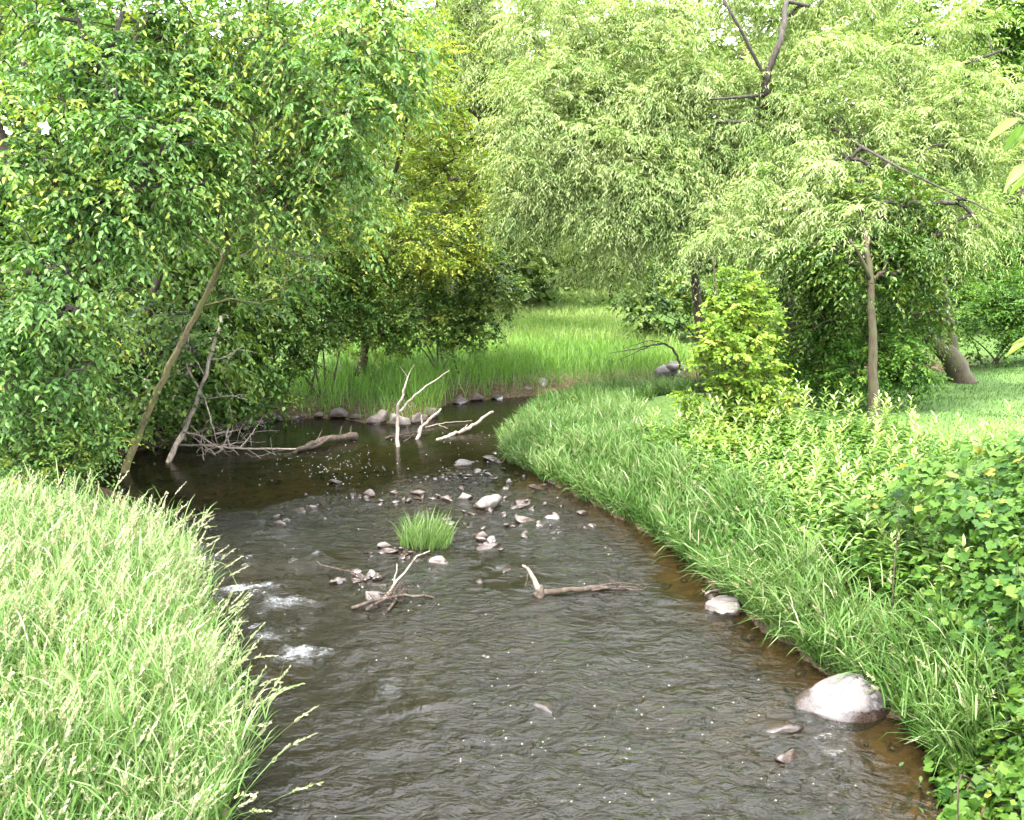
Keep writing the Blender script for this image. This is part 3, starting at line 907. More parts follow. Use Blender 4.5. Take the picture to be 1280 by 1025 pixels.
# --- shrubs on that bank
def make_shrub(name, label, base, lobes, n_att, mat, seed, leaf, group=None, stems=5, cat='shrub', bark=None, gap=.3):
    rng = np.random.default_rng(seed)
    base = np.asarray(base, float)
    tr_ = []
    for i in range(stems):
        l = lobes[i % len(lobes)]
        m = mpp(l[2])
        tip = at(l[0], l[1], l[2]) + rng.normal(0, .3, 3) * np.array([l[3] * m, l[5], l[4] * m])
        st = base + rng.normal(0, .12, 3) * [1, 1, 0]
        tr_.append(([st, st * .6 + tip * .4 + UP * .15, tip], .03, .012))
    return make_tree(name, label, cat, tr_, lobes, n_att, mat, bark or M_barkbrown, seed, group, leaf, gap, rmin=.004, rmax=.03, shell=.3)

sh = dict(m=5, k=9, length=.5, droop=.25, spread=.75, L=.10, W=.055, hang=.2, shape=DIAMOND, base_r=.42, cvar=.2)
make_shrub('bank_shrub', 'dense dark bush above the far tall grass', gbase(550, 430, 24.5),
           [(555, 345, 24, 75, 65, 1.4, 1), (610, 360, 25.5, 40, 55, 1.3, 1), (500, 385, 23, 60, 50, 1.1, 1), (565, 400, 23.6, 60, 35, 1.0, 1)], 480, M_dark, 111, dict(sh, L=.14, W=.085, base_r=.6))
make_shrub('bank_shrub', 'mixed green bush trailing over the water under the locust', gbase(400, 455, 21.8),
           [(400, 370, 21, 80, 65, 1.2, 1), (450, 395, 22, 60, 50, 1.1, 1), (350, 420, 20.6, 60, 50, .9, 1), (430, 340, 21.6, 60, 45, 1, 1)], 460, M_dark, 112, dict(sh, L=.12, W=.065, base_r=.55))
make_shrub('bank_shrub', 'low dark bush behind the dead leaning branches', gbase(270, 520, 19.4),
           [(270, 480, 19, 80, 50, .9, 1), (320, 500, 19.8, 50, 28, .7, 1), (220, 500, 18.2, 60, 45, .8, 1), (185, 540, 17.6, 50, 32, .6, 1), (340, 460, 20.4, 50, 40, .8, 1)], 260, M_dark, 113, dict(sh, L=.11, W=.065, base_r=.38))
make_shrub('bank_shrub', 'tall leafy bush hanging over the pool behind the mossy trunk', gbase(205, 545, 19),
           [(210, 440, 18.6, 70, 60, .9, 1), (270, 410, 19.2, 70, 50, .9, 1), (330, 400, 20, 60, 50, .9, 1), (150, 470, 18, 50, 60, .8, 1)], 260, M_dark, 116, dict(sh, L=.14, W=.085, base_r=.48))
make_shrub('bank_shrub', 'light green bush at the end of the reed grass', gbase(70, 590, 12.6),
           [(60, 560, 12.3, 70, 40, .7, 1), (110, 545, 12.6, 35, 30, .5, 1), (15, 590, 12.0, 50, 30, .6, 1)], 120, M_elder, 114, dict(sh, L=.085, W=.045, shape=OVATE, base_r=.68, m=6))
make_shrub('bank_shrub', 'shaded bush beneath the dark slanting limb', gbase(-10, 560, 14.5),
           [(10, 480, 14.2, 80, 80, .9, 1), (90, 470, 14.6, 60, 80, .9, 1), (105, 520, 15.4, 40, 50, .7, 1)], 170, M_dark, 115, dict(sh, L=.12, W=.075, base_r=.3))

# --- willows
wl_ = dict(m=11, k=15, length=.9, droop=.42, spread=.85, L=.15, W=.025, hang=.4, shape=DIAMOND, base_r=.64, cvar=.13, lvar=.18, side=.6, flat=.6)
make_tree('willow_tree', 'pale willow with drooping sprays above the peninsula of grass', 'tree',
          [([gbase(882, 520, 22.6), T(880, 450, 22.6), T(872, 380, 22.5), T(866, 300, 22.4), T(858, 220, 22.3), T(830, 120, 22.2), T(800, 0, 22.4)], .17, .05),
           ([T(866, 300, 22.4), T(800, 240, 21.6), T(730, 200, 21.0), T(680, 190, 20.7)], .08, .02), ([T(860, 230, 22.3), T(900, 140, 21.8), T(930, 60, 21.4)], .07, .02),
           ([T(840, 150, 22.2), T(760, 100, 21.6), T(700, 70, 21.4)], .06, .02)],
          [(740, 190, 20.6, 115, 85, 1.5, 1), (690, 130, 20.8, 70, 65, 1.2, 1), (810, 250, 20.4, 80, 70, 1.2, 1), (800, 90, 21.2, 100, 80, 1.5, .9), (905, 290, 19.0, 55, 35, 1.0, 1), (665, 235, 21.4, 50, 55, 1.0, .9), (890, 150, 21.0, 80, 80, 1.3, .9), (740, 20, 21.8, 120, 60, 1.6, .8), (760, 320, 22.0, 60, 35, 1.0, .7)],
          860, M_willow, M_barkwillow, 121, leaf=wl_, gap=.3, arch=.12, rmin=.004, rmax=.04)
make_tree('willow_tree', 'large willow with forked upper trunk beside the lawn', 'tree',
          [([gbase(1000, 500, 23.0), T(985, 380, 23.0), T(968, 250, 22.6), T(962, 140, 20.4), T(958, 100, 20.0), T(978, 40, 20.0), T(985, -30, 21.4)], .2, .04),
           ([T(960, 105, 20.0), T(935, 55, 19.7), T(905, 0, 19.7), T(890, -25, 20.6)], .045, .025),
           ([T(968, 190, 22.4), T(1030, 160, 21.3), T(1080, 185, 18.3), T(1125, 210, 17.2), T(1170, 232, 16.7), T(1240, 265, 16.2)], .045, .01),
           ([T(958, 118, 20.1), T(930, 121, 19.6), T(888, 124, 19.4)], .045, .02),
           ([T(970, 210, 22.5), T(1080, 130, 21.6), T(1180, 90, 21.0), T(1260, 60, 20.6)], .09, .02)],
          [(1050, 120, 20.3, 120, 80, 1.5, 1), (1180, 150, 19.8, 110, 80, 1.5, 1), (1010, 235, 18.6, 90, 60, 1.1, 1), (1190, 275, 17.6, 80, 38, .9, 1), (1110, 40, 21.4, 130, 60, 1.6, .9), (950, 40, 22.2, 90, 80, 1.3, .6), (1070, 285, 17.6, 70, 40, .9, .9), (1270, 210, 19.2, 70, 80, 1.3, .8), (960, 300, 18.2, 70, 35, .8, 1), (1130, 210, 18.8, 90, 60, 1.0, .9), (880, 220, 20.4, 90, 70, 1.2, .9), (960, 160, 20.6, 80, 70, 1.2, .8), (1000, -5, 22.5, 100, 40, 1.3, .9), (890, 0, 22, 70, 40, 1.2, .9)],
          920, M_willow, M_barkgrey, 122, leaf=wl_, gap=.3, arch=.12, rmin=.004, rmax=.04)
make_tree('willow_tree', 'far grey green willow behind the yellow green locust', 'tree',
          [([gbase(560, 400, 33), T(575, 300, 33), T(625, 180, 33), T(600, 60, 33), T(590, -10, 33)], .3, .08), ([T(612, 220, 33), T(600, 150, 32), T(570, 130, 31.5)], .14, .05)],
          [(610, 100, 31, 90, 110, 2.5, 1), (650, 40, 31, 90, 80, 2.5, 1), (560, 30, 31.5, 80, 80, 2.2, 1), (640, 190, 31, 60, 60, 2, .9), (690, 250, 32, 80, 60, 2, .9), (620, 260, 31.5, 50, 50, 1.6, .9), (480, 0, 33, 70, 70, 2, .8), (520, 120, 32.5, 60, 80, 2, 1), (470, 200, 33, 70, 80, 2, .9), (540, 250, 32.5, 60, 60, 1.8, .9)],
          640, M_willowfar, M_barkdark, 123, leaf=dict(wl_, L=.2, W=.05, length=1.2, m=6, k=14, cvar=.12), gap=.25)

# --- around the lawn
make_tree('lawn_tree', 'upright tree with straight brown trunk rising from the pale tipped plants', 'tree',
          [([gbase(1093, 540, 16.4), T(1093, 500, 16.4), T(1090, 430, 16.4), T(1087, 345, 16.4), T(1084, 315, 16.5), T(1080, 285, 16.7)], .125, .03),
           ([T(1087, 350, 16.4), T(1080, 330, 16.2), T(1062, 300, 16.0)], .045, .02)],
          [(1050, 330, 17.2, 75, 40, 1.0, 1), (1130, 320, 17.4, 60, 45, 1.0, 1), (1010, 370, 18.2, 50, 45, .8, 1), (1110, 250, 17.8, 80, 40, 1.0, .7), (1140, 400, 18.4, 40, 45, .8, .8), (1040, 420, 19, 45, 40, .8, .8)],
          480, M_dark, M_barkbrown, 131, leaf=dict(sh, L=.14, W=.065, length=.7, droop=.45, base_r=.5), rmin=.004, rmax=.035)
make_tree('old_willow', 'old tree with a thick trunk fallen sideways and an upright second stem on the lawn', 'tree',
          [([gbase(1216, 468, 22.2) - np.array([0, 0, .45]), T(1189, 450, 22.0), T(1165, 424, 21.9), T(1138, 398, 22.0), T(1120, 372, 22.2)], .33, .08),
           ([T(1192, 452, 22.3), T(1186, 400, 22.4), T(1178, 360, 22.5), T(1170, 300, 22.6), T(1165, 220, 23)], .16, .05)],
          [(1170, 300, 22.6, 70, 40, 1.4, 1), (1090, 350, 22, 60, 40, 1.2, 1), (1115, 395, 21.2, 45, 40, .8, 1), (1240, 290, 23, 60, 35, 1.4, .9), (1160, 220, 23.5, 120, 50, 1.6, .8), (1250, 330, 24, 50, 30, 1, .7)],
          240, M_bright, M_barkbrown, 132, leaf=dict(sh, L=.14, W=.055, length=.9, droop=.5), rmin=.005, rmax=.05)
make_shrub('lawn_shrub', 'leafy bush behind the mown lawn beside the upright willow stem', gbase(1240, 440, 27),
           [(1230, 400, 26.5, 50, 50, 1.2, 1), (1280, 385, 26.5, 50, 60, 1.3, 1), (1330, 400, 27, 40, 50, 1.2, .6)], 220, M_bright, 133, dict(sh, L=.16, W=.09, length=.7))
make_shrub('lawn_shrub', 'bright bush around the foot of the straight brown trunk', gbase(1105, 490, 18),
           [(1110, 440, 17.8, 40, 45, .8, 1), (1070, 460, 17.6, 35, 35, .7, 1), (1130, 470, 18, 30, 30, .6, 1), (1040, 480, 18.4, 35, 25, .7, .8), (1010, 440, 19, 40, 40, .7, .8), (1060, 400, 18.6, 50, 40, .8, .8)], 340, M_bright, 134, dict(sh, L=.11, W=.06))
make_tree('maple_tree', 'deep green tree showing above the willow at the top of the lawn', 'tree',
          [([gbase(1300, 430, 34), T(1290, 300, 34), T(1270, 150, 34), T(1260, -20, 34)], .3, .1)],
          [(1240, 40, 33, 60, 60, 2, 1), (1300, 80, 33, 70, 70, 2, 1), (1180, 10, 34, 70, 50, 2, .8), (1290, 230, 33, 80, 80, 2, .7), (1130, 20, 36, 60, 60, 2, .6)],
          300, M_bright, M_barkdark, 135, leaf=dict(sh, L=.28, W=.16, length=1.2, base_r=.6))
make_tree('maple_sapling', 'yellow green sapling growing in front of the dark willow trunk', 'tree',
          [([gbase(905, 590, 15), T(908, 520, 15), T(905, 440, 15), T(895, 360, 15.2), T(890, 320, 15.3)], .03, .01),
           ([T(908, 540, 15), T(940, 480, 14.9), T(955, 420, 15)], .02, .008), ([T(907, 530, 15), T(875, 480, 15), T(862, 420, 15.2)], .02, .008)],
          [(915, 440, 14.9, 50, 60, .7, 1), (915, 372, 15.2, 34, 38, .6, 1), (935, 515, 14.6, 48, 45, .6, 1), (885, 500, 15, 30, 36, .5, .9), (950, 400, 15, 30, 35, .5, .8), (905, 545, 14.5, 45, 25, .5, .9), (960, 480, 14.8, 30, 40, .5, .8), (900, 560, 13.6, 45, 25, .5, 1), (945, 560, 13.4, 40, 22, .4, 1)],
          290, M_mapleyellow, M_barkbrown, 136, leaf=dict(m=6, k=8, length=.36, droop=.2, spread=.75, L=.095, W=.078, hang=.15, shape=OVATE, base_r=.5, cvar=.14, lvar=.12, flat=.4), rmin=.003, rmax=.02)
# small tree out in the meadow
make_tree('meadow_tree', 'small thin tree standing alone in the far meadow', 'tree',
          [([gbase(764, 392, 44), T(764, 360, 44), T(768, 300, 44), T(760, 260, 44)], .13, .04)],
          [(765, 300, 44, 45, 45, 1.6, 1), (735, 325, 44, 30, 25, 1.2, 1), (800, 335, 43, 35, 30, 1.2, 1)], 90, M_far, M_barkdark, 137, leaf=dict(sh, L=.26, W=.12, length=1.0, droop=.4))

# --- trees that close the view
far_rng = np.random.default_rng(77)
far_spots = [(430, 58, 15, 'rounded light green tree at the meadow end behind the locust'), (560, 62, 16, 'tall tree at the meadow end behind the far willow'),
             (690, 66, 14, 'pale tree beyond the open end of the meadow'), (800, 60, 15, 'broad tree at the meadow end behind the small thin tree'),
             (900, 50, 15, 'tree at the meadow edge behind the peninsula willow'), (1010, 44, 14, 'tree behind the forked willow on the stream bend'),
             (1130, 46, 15, 'tree in the dark row behind the lawn and old willow'), (1260, 48, 15, 'tree in the row beyond the lawn bushes'),
             (330, 46, 15, 'tall tree behind the slender leaning trunk'), (200, 40, 15, 'tree deep behind the box elder foliage'), (60, 36, 15, 'tree deep behind the dark slanting limb'),
             (500, 50, 15, 'tree filling the gap between the locust and the far willow'), (755, 72, 15, 'farthest pale tree behind the meadow gap'), (1330, 40, 15, 'tree past the end of the lawn bushes'),
             (612, 44, 15, 'tree standing close behind the far willow'), (540, 40, 15, 'tree standing close behind the yellow locust crown'),
             (-120, 34, 14, 'outermost tree of the row behind the box elders'), (1420, 48, 14, 'outermost tree of the row beyond the lawn')]
for i, (px, Y, H, lab) in enumerate(far_spots):
    q = at(px, 400, Y); q[2] = gp(q[0], q[1]) - .1
    zc = lambda z: CY - FPX * math.tan(math.atan2(z - CAM_H, Y) + PITCH)
    top = (4.2 + .25 * Y + 1.2) * far_rng.uniform(.95, 1.04)
    lobes = []
    for j in range(7):
        zz = 1.6 + (top - 3) * (j + .5) / 7 + far_rng.uniform(-.5, .5)
        wj = 3.6 * math.sin(math.pi * (.22 + .7 * (j + .5) / 7)) + .8
        lobes.append((px + far_rng.uniform(-1.3, 1.3) / mpp(Y), zc(zz), Y + far_rng.uniform(-1, 1), wj / mpp(Y), 1.5 / mpp(Y), wj * .7, 1))
    t1 = q + np.array([far_rng.uniform(-.5, .5), 0, top * .5]); t2 = q + np.array([far_rng.uniform(-1, 1), 0, top * .85])
    make_tree('background_tree', lab, 'tree', [([q, t1, t2], .25, .06)], lobes, 250, M_far if i % 3 else M_willowfar, M_barkdark, 200 + i, 'trees closing the view', gap=.5, step=1.6,
              leaf=dict(sh, L=.62, W=.42, length=1.9, m=5, k=8, droop=.35, base_r=far_rng.uniform(.35, .6), cvar=.15))
# undergrowth at the foot of the far trees
for i, (px, Y, lab) in enumerate([(610, 50, 'low bush at the dark back edge of the meadow'), (700, 54, 'low bush beyond the open end of the meadow'), (840, 42, 'low bush beyond the small thin meadow tree'), (940, 34, 'bush across the stream behind the yellow sapling'),
                                  (1040, 32, 'bush across the stream behind the straight trunk'), (780, 56, 'low bush in the gap behind the small thin tree'), (1160, 34, 'bush in the shade behind the old willow'), (1010, 26.5, 'bush on the bank above the pale bend rocks'), (870, 31, 'bush on the meadow beside the pale bend rocks')]):
    q = at(px, 400, Y); q[2] = gp(q[0], q[1])
    zc = CY - FPX * math.tan(math.atan2(q[2] + 1.1 - CAM_H, Y) + PITCH)
    w = 2.4 / mpp(Y)
    make_shrub('meadow_shrub', lab, q, [(px, zc, Y, w, 1.3 / mpp(Y), 1.2, 1), (px + w * .7, zc + 5, Y - .5, w * .6, 1.0 / mpp(Y), 1, .8), (px - w * .7, zc + 6, Y, w * .6, .9 / mpp(Y), 1, .8)], 120, M_far if i % 2 else M_dark, 240 + i, dict(sh, L=.24, W=.13, length=.8), 'bushes around the meadow')

# ------------------------------------------------------------------ plants between the bank grass and the lawn
def blank_ok(X, Y, S):
    return (X > np.interp(Y, [3, 7, 12, 17], [2.0, 2.2, 1.8, 2.0])) & (S + .35 * vnoise(v2(X * 2.2, Y * 2.2), 23) > np.interp(Y, [3, 7, 9, 12, 16], [2.2, 1.2, .55, .75, 1.6])) & (LAWN_EDGE(X, Y) < .35) & (Y < np.interp(X, [2, 4.5, 6, 9], [15.0, 14.6, 14.2, 13.4]))

def forb_arrays(seed):
    """one upright leafy plant with pale erect tip leaves; returns mesh builder around the origin"""
    rng = np.random.default_rng(seed)
    H = rng.uniform(.85, 1.3)
    az = rng.uniform(0, 6.28)
    cl = blade_curves(np.zeros((1, 3)), np.array([H]), np.array([az]), np.array([rng.uniform(0, .15)]), np.array([rng.uniform(.0, .3)]), 8)
    mb = MB()
    tube(mb, cl[0], np.linspace(.006, .003, 9), 4, r=.5, cap=False)
    n = 34
    t = np.linspace(.18, .97, n)
    P, Tn = curve_at(np.repeat(cl, n, 0), t)
    a = np.arange(n) * 2.4 + rng.uniform(0, 6)
    up = .25 + 1.6 * np.clip((t - .72) / .28, 0, 1)
    D = np.stack([np.cos(a), np.sin(a), up + rng.normal(0, .15, n)], -1)
    Ln = (.17 - .07 * np.clip((t - .6) / .4, 0, 1)) * rng.uniform(.75, 1.15, n)
    r = np.clip(.28 + .48 * t + .1 * rng.normal(size=n) + rng.choice([.05, .16, .28]) * (t > .86), 0, 1)
    add_leaves(mb, P, D, np.array([0, 0, 1.0]) - .5 * D * [1, 1, 0], Ln, Ln * .27, LANCE, r)
    return mb
M_forb = leafmat('milkweed_leaf', [(0, (.04, .11, .018)), (.35, (.10, .22, .03)), (.62, (.21, .34, .06)), (.85, (.33, .43, .14)), (1, (.50, .54, .28))], trans=.36)
rng = np.random.default_rng(21)
forb_mb = [forb_arrays(300 + i) for i in range(8)]
forb_me = []
for mbx in forb_mb:
    me = mbx.mesh('leafy_plant'); me.materials.append(M_forb); forb_me.append(me)
B, S = scatter(5200, 1.5, 11, 6.5, 15, rng, blank_ok, 60, .9)
px, py, dp = proj(B + np.array([0, 0, .9]))
order = np.argsort(B[:, 1] + 2 * (px > 1190))
B = B[order]
# thin out plants that stand too close together
keepi = []
for i in range(len(B)):
    if all((B[i, 0] - B[j, 0]) ** 2 + (B[i, 1] - B[j, 1]) ** 2 > .20 ** 2 for j in keepi): keepi.append(i)
    if len(keepi) >= 640: break
B = B[keepi]
rest = MB()
for i, q in enumerate(B):
    rz = rng.uniform(0, 6.28); sc = rng.uniform(.75, 1.15)
    j = int(rng.integers(8))
    if i < 230:
        o = link('leafy_plant', forb_me[j], None, None, q - [0, 0, .03], (rng.normal(0, .08), rng.normal(0, .08), rz), sc)
        tag(o, 'upright leafy wild plant with pale tip in the patch beside the lawn', 'plant', 'pale tipped plants beside the lawn')
    else:
        mbx = forb_mb[j]
        c_, s_ = math.cos(rz) * sc, math.sin(rz) * sc
        v = np.concatenate(mbx.v) @ np.array([[c_, s_, 0], [-s_, c_, 0], [0, 0, sc]]) + q
        rr = np.concatenate(mbx.r)
        st = rest.n
        rest.v.append(v.astype(np.float32)); rest.r.append(rr); rest.n += len(v)
        for f in mbx.f3: rest.f3.append(f + st)
        for f in mbx.f4: rest.f4.append(f + st)
tag(solid('wild_plant_patch', rest, M_forb, (0, 0, 0)), 'mass of pale tipped leafy plants behind the nearer ones by the lawn', 'plants', kind='stuff')
# broad low leaves beneath them
B, S = scatter(60000, 1.5, 10, 5.5, 15.5, rng, lambda X, Y, S: blank_ok(X, Y, S + .15), 60, .6)
B = B[rng.permutation(len(B))[:15000]]
n = len(B)
P = B + np.stack([0 * B[:, 0], 0 * B[:, 0], .12 + .55 * rng.random(n) ** .8], -1)
D = nrm(rng.normal(size=(n, 3)) * [1, 1, .35])
mb = MB()
Ln = rng.uniform(.07, .14, n)
cn = vnoise(B * [1.2, 1.2, 0], 17)
add_leaves(mb, P, D, UP + .4 * rng.normal(size=(n, 3)), Ln, Ln * rng.uniform(.4, .7, n), OVATE, np.clip(.42 + .2 * cn + .14 * rng.normal(size=n), 0, 1))
M_cover = leafmat('ground_cover_leaf', [(0, (.025, .08, .012)), (.45, (.08, .19, .025)), (.8, (.17, .31, .045)), (1, (.30, .40, .08))], trans=.38)
tag(solid('ground_cover', mb, M_cover, (0, 0, 0)), 'low broad leaved growth beneath the pale tipped plants', 'plants', kind='stuff')

# ------------------------------------------------------------------ grape vine mound over brush
def grape_shape():
    a = np.radians([180, 158, 128, 100, 78, 55, 32, 14, 0, -14, -32, -55, -78, -100, -128, -158])
    rr = np.array([.10, .42, .50, .44, .56, .44, .50, .50, .66, .50, .50, .44, .56, .44, .50, .42])
    u = .45 + rr * np.cos(a) * .95
    v = rr * np.sin(a) * 1.02
    w = .10 * np.abs(v) - .10 * (u - .45) ** 2 * 2
    tv = np.concatenate([[[.38, 0, -.03]], np.stack([u, v, w], -1)])
    k = len(a)
    tf = np.array([[0, 1 + (i + 1) % k, 1 + i] for i in range(k)])
    return tv, tf
GRAPE = grape_shape()
g_st = [(0, (.018, .065, .010)), (.4, (.055, .135, .016)), (.8, (.105, .20, .026)), (.96, (.17, .27, .04)), (1, (.36, .36, .08))]
M_grape = leafmat('grape_leaf', g_st, trans=.36, rough=.5, spec=.12)
M_grape1 = leafmat('grape_leaf_single', g_st, trans=.36, rough=.5, spec=.12, rnd='object')
rng = np.random.default_rng(31)
def mound(X, Y, S):
    side_ = sstep(10.4, 8.2, Y - .1 * (X - 3))
    hh = (.25 + 1.25 * sstep(.1, 1.2, S) + .35 * sstep(1.2, 2.4, S)) * (.3 + .7 * side_) + .3 * vnoise(v2(X * 1.3, Y * 1.3), 51) + .16 * vnoise(v2(X * 3.7, Y * 3.7), 53)
    return hh
X = rng.uniform(1.8, 8.5, 60000); Y = rng.uniform(3.3, 10.6, 60000); S = sdist(X, Y)
k = (S > -.12) & (X > 1.5) & (Y < 10.3 - .2 * (X - 3)) & ((S > .25) | (Y < 6.8) & (S > -.25)) & ((Y < 7.7) | (S > .85)) & (S < 4.0) & ~((Y > 6.5) & (Y < 7.6) & (S < .25))
k &= rng.random(len(X)) < np.where(Y > 8.4, .45, 1)
X, Y, S = X[k], Y[k], S[k]
MZ = mound(X, Y, S)
depth = rng.random(len(X)) ** 2.2 * .5
P = np.stack([X, Y, gz(X, Y, S) + np.maximum(MZ - depth * np.minimum(1, MZ), .05)], -1)
px, py, dp = proj(P)
ok = (px > 1000) & (px < 1560) & (py < 1120) & (dp > 2)
P, S, depth, X, Y = P[ok], S[ok], depth[ok], X[ok], Y[ok]
n = min(6000, len(P))
k = rng.permutation(len(P))[:n]
P, S, depth = P[k], S[k], depth[k]
tw = toward_water(P)
outv = np.stack([np.cos(tw), np.sin(tw), 0 * tw], -1)
D = nrm(outv * .5 + rng.normal(size=(n, 3)) * [.75, .75, .3] - UP * .45)
Nn = nrm(UP * .85 + outv * .55 + .42 * rng.normal(size=(n, 3)))
size = rng.uniform(.06, .135, n)
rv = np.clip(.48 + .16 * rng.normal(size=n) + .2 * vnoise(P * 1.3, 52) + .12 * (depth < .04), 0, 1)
px, py, dp = proj(P)
vis = size / dp * (depth < .12) * ((px > 1030) & (px < 1275) & (py < 1020))
order = np.argsort(-vis)
vine = empty('grape_vine', (3.6, 6.6, gp(3.6, 6.6)), 'grape vine with broad lobed leaves sprawling over brush beside the big boulder', 'vine')
vl = np.array(vine.location)
one = []
for q in range(4):
    tv, tf = GRAPE
    tv = tv.copy(); r4 = np.random.default_rng(q)
    tv[:, 2] += r4.normal(0, .035, len(tv)); tv[:, 1] *= r4.uniform(.9, 1.08)
    m_ = MB(); m_.add(tv, tf)
    me = m_.mesh('leaf'); me.materials.append(M_grape1); one.append(me)
from mathutils import Matrix
for i in order[:290]:
    d = D[i]; s_ = nrm(np.cross(Nn[i], d)); nn = np.cross(d, s_)
    o = link('leaf', one[i % 4], None, vine)
    Mx = Matrix(((d[0], s_[0], nn[0], P[i, 0] - vl[0]), (d[1], s_[1], nn[1], P[i, 1] - vl[1]), (d[2], s_[2], nn[2], P[i, 2] - vl[2]), (0, 0, 0, 1)))
    o.matrix_local = Mx @ Matrix.Scale(float(size[i]), 4)
j = order[290:]
mb = MB()
add_leaves(mb, P[j], D[j], Nn[j], size[j], size[j], GRAPE, rv[j])
part('foliage', mb, M_grape, vine, kind='stuff')
mb = MB()
for i in range(30):
    q = P[rng.integers(n)] - [0, 0, .22]
    b_ = np.array([q[0] + rng.uniform(-.3, .6), q[1] + rng.uniform(-.3, .5), 0]); b_[2] = gp(b_[0], b_[1])
    mid = (q + b_) / 2 + rng.normal(0, .18, 3)
    tube(mb, smooth_path([b_, mid, q - [0, 0, .05]], 8), np.linspace(.011, .004, 8), 5)
part('stems', mb, M_wetwood, vine, kind='stuff')
# small dark leaves of the brush under the vine
n = 9000
k = rng.integers(0, len(P), n)
Q = P[k] + rng.normal(0, .16, (n, 3)); Q[:, 2] -= np.abs(rng.normal(.18, .15, n))
Q[:, 2] = np.maximum(Q[:, 2], gz(Q[:, 0], Q[:, 1]) + .03)
Ln = rng.uniform(.035, .08, n)
mb = MB(); add_leaves(mb, Q, rng.normal(size=(n, 3)) * [1, 1, .4], UP + .5 * rng.normal(size=(n, 3)), Ln, Ln * .5, DIAMOND, np.clip(.35 + .2 * rng.normal(size=n), 0, 1))
brush = empty('brush_shrub', (4.0, 6.8, gp(4.0, 6.8)), 'small leaved brush half hidden under the grape vine', 'shrub')
part('foliage', mb, M_dark, brush, kind='stuff')
mb = MB()
for i in range(26):
    b_ = np.array([rng.uniform(4.6, 5.8), rng.uniform(5.6, 7.6), 0]); b_[2] = gp(b_[0], b_[1])
    q = b_ + np.array([rng.normal(-.1, .4), rng.normal(0, .4), rng.uniform(.6, 1.15)])
    tube(mb, smooth_path([b_, (b_ + q) / 2 + rng.normal(0, .12, 3), q], 7), np.linspace(.012, .004, 7), 5)
part('stems', mb, M_wetwood, brush, kind='stuff')

# young tree just outside the picture whose leaves reach in
rng = np.random.default_rng(33)
b_ = np.array([3.55, 3.5, 0]); b_[2] = gp(3.55, 3.5)
ash = empty('ash_sapling', b_, 'sapling reaching in with a few large pale leaves beside the vine mound', 'tree')
mb = MB(); stem = smooth_path([b_, b_ + [-.2, -.05, 1.6], b_ + [-.75, -.1, 3.0], b_ + [-1.25, -.15, 4.2]], 16)
tube(mb, stem, np.linspace(.028, .010, 16), 7); part('trunk', mb, M_barkgreen, ash)
M_ash = leafmat('ash_leaf', [(0, (.14, .26, .05)), (1, (.30, .42, .12))], trans=.42, rnd='object')
lv = MB(); add_leaves(lv, np.zeros((1, 3)), np.array([[1., 0, 0]]), np.array([[0, 0, 1.]]), 1.0, .36, OVATE, np.array([.5])); lme = lv.mesh('leaf'); lme.materials.append(M_ash)
tw_mb = MB()
for (px, py, Y, n_) in [(1268, 140, 3.3, 9), (1274, 200, 3.25, 9), (1280, 425, 3.4, 9), (1330, 300, 3.4, 9)]:
    tip = at(px, py, Y)
    j = int(np.argmin(np.linalg.norm(stem - (tip - [0, 0, .2]), axis=1)))
    tube(tw_mb, smooth_path([stem[j], (stem[j] + tip) / 2 + [0, 0, .05], tip], 6), np.linspace(.007, .003, 6), 5)
    for q in range(n_):
        t = q / n_
        p0 = stem[j] * (1 - (.45 + .55 * t)) + tip * (.45 + .55 * t)
        d = nrm(np.array([-.7 + rng.normal(0, .25), rng.normal(0, .5), -.75 + rng.normal(0, .3)]))
        nn0 = nrm(np.array([-.2, -.4, 1]) + .3 * rng.normal(size=3))
        s_ = nrm(np.cross(nn0, d)); nn = np.cross(d, s_)
        o = link('leaf', lme, None, ash)
        pl = p0 - b_
        o.matrix_local = Matrix(((d[0], s_[0], nn[0], pl[0]), (d[1], s_[1], nn[1], pl[1]), (d[2], s_[2], nn[2], pl[2]), (0, 0, 0, 1))) @ Matrix.Scale(rng.uniform(.11, .16), 4)
part('twigs', tw_mb, M_barkgreen, ash, kind='stuff')

# ------------------------------------------------------------------ rocks
M_rockpale = rockmat('pale_stone', [(.3, (.11, .095, .08)), (.5, (.23, .205, .18)), (.7, (.38, .35, .32))])
M_rockpink = rockmat('pink_stone', [(.3, (.09, .066, .055)), (.5, (.18, .14, .12)), (.7, (.29, .245, .22))])
M_rockbrown = rockmat('brown_stone', [(.3, (.05, .038, .027)), (.5, (.115, .09, .065)), (.7, (.21, .175, .14))])
M_rockboulder = rockmat('boulder_stone', [(.3, (.09, .078, .078)), (.42, (.18, .16, .157)), (.6, (.25, .227, .22)), (.75, (.32, .295, .285))], wet=.10)

def rock_mesh(w, d, h, seed, sub=3, rough=.16, sharp=.5):
    bm = bmesh.new()
    bmesh.ops.create_icosphere(bm, subdivisions=sub, radius=1)
    rng = np.random.default_rng(seed)
    off = Vector(rng.uniform(-50, 50, 3))
    planes = [(Vector(nrm(rng.normal(size=3))), rng.uniform(.28, .72)) for _ in range(11)]
    for v in bm.verts:
        c = v.co.copy()
        for pn, pd in planes:                      # flatten facets like broken stone
            q = c.dot(pn)
            if q > pd: c -= pn * (q - pd) * sharp * 1.9
        c *= 1 + rough * mnoise.noise(c * 1.3 + off) + rough * .4 * mnoise.noise(c * 4 + off)
        v.co = Vector((c.x * w / 2, c.y * d / 2, c.z * h))
    me = bpy.data.meshes.new('rock')
    bm.to_mesh(me); bm.free()
    me.polygons.foreach_set('use_smooth', np.ones(len(me.polygons), bool))
    return me

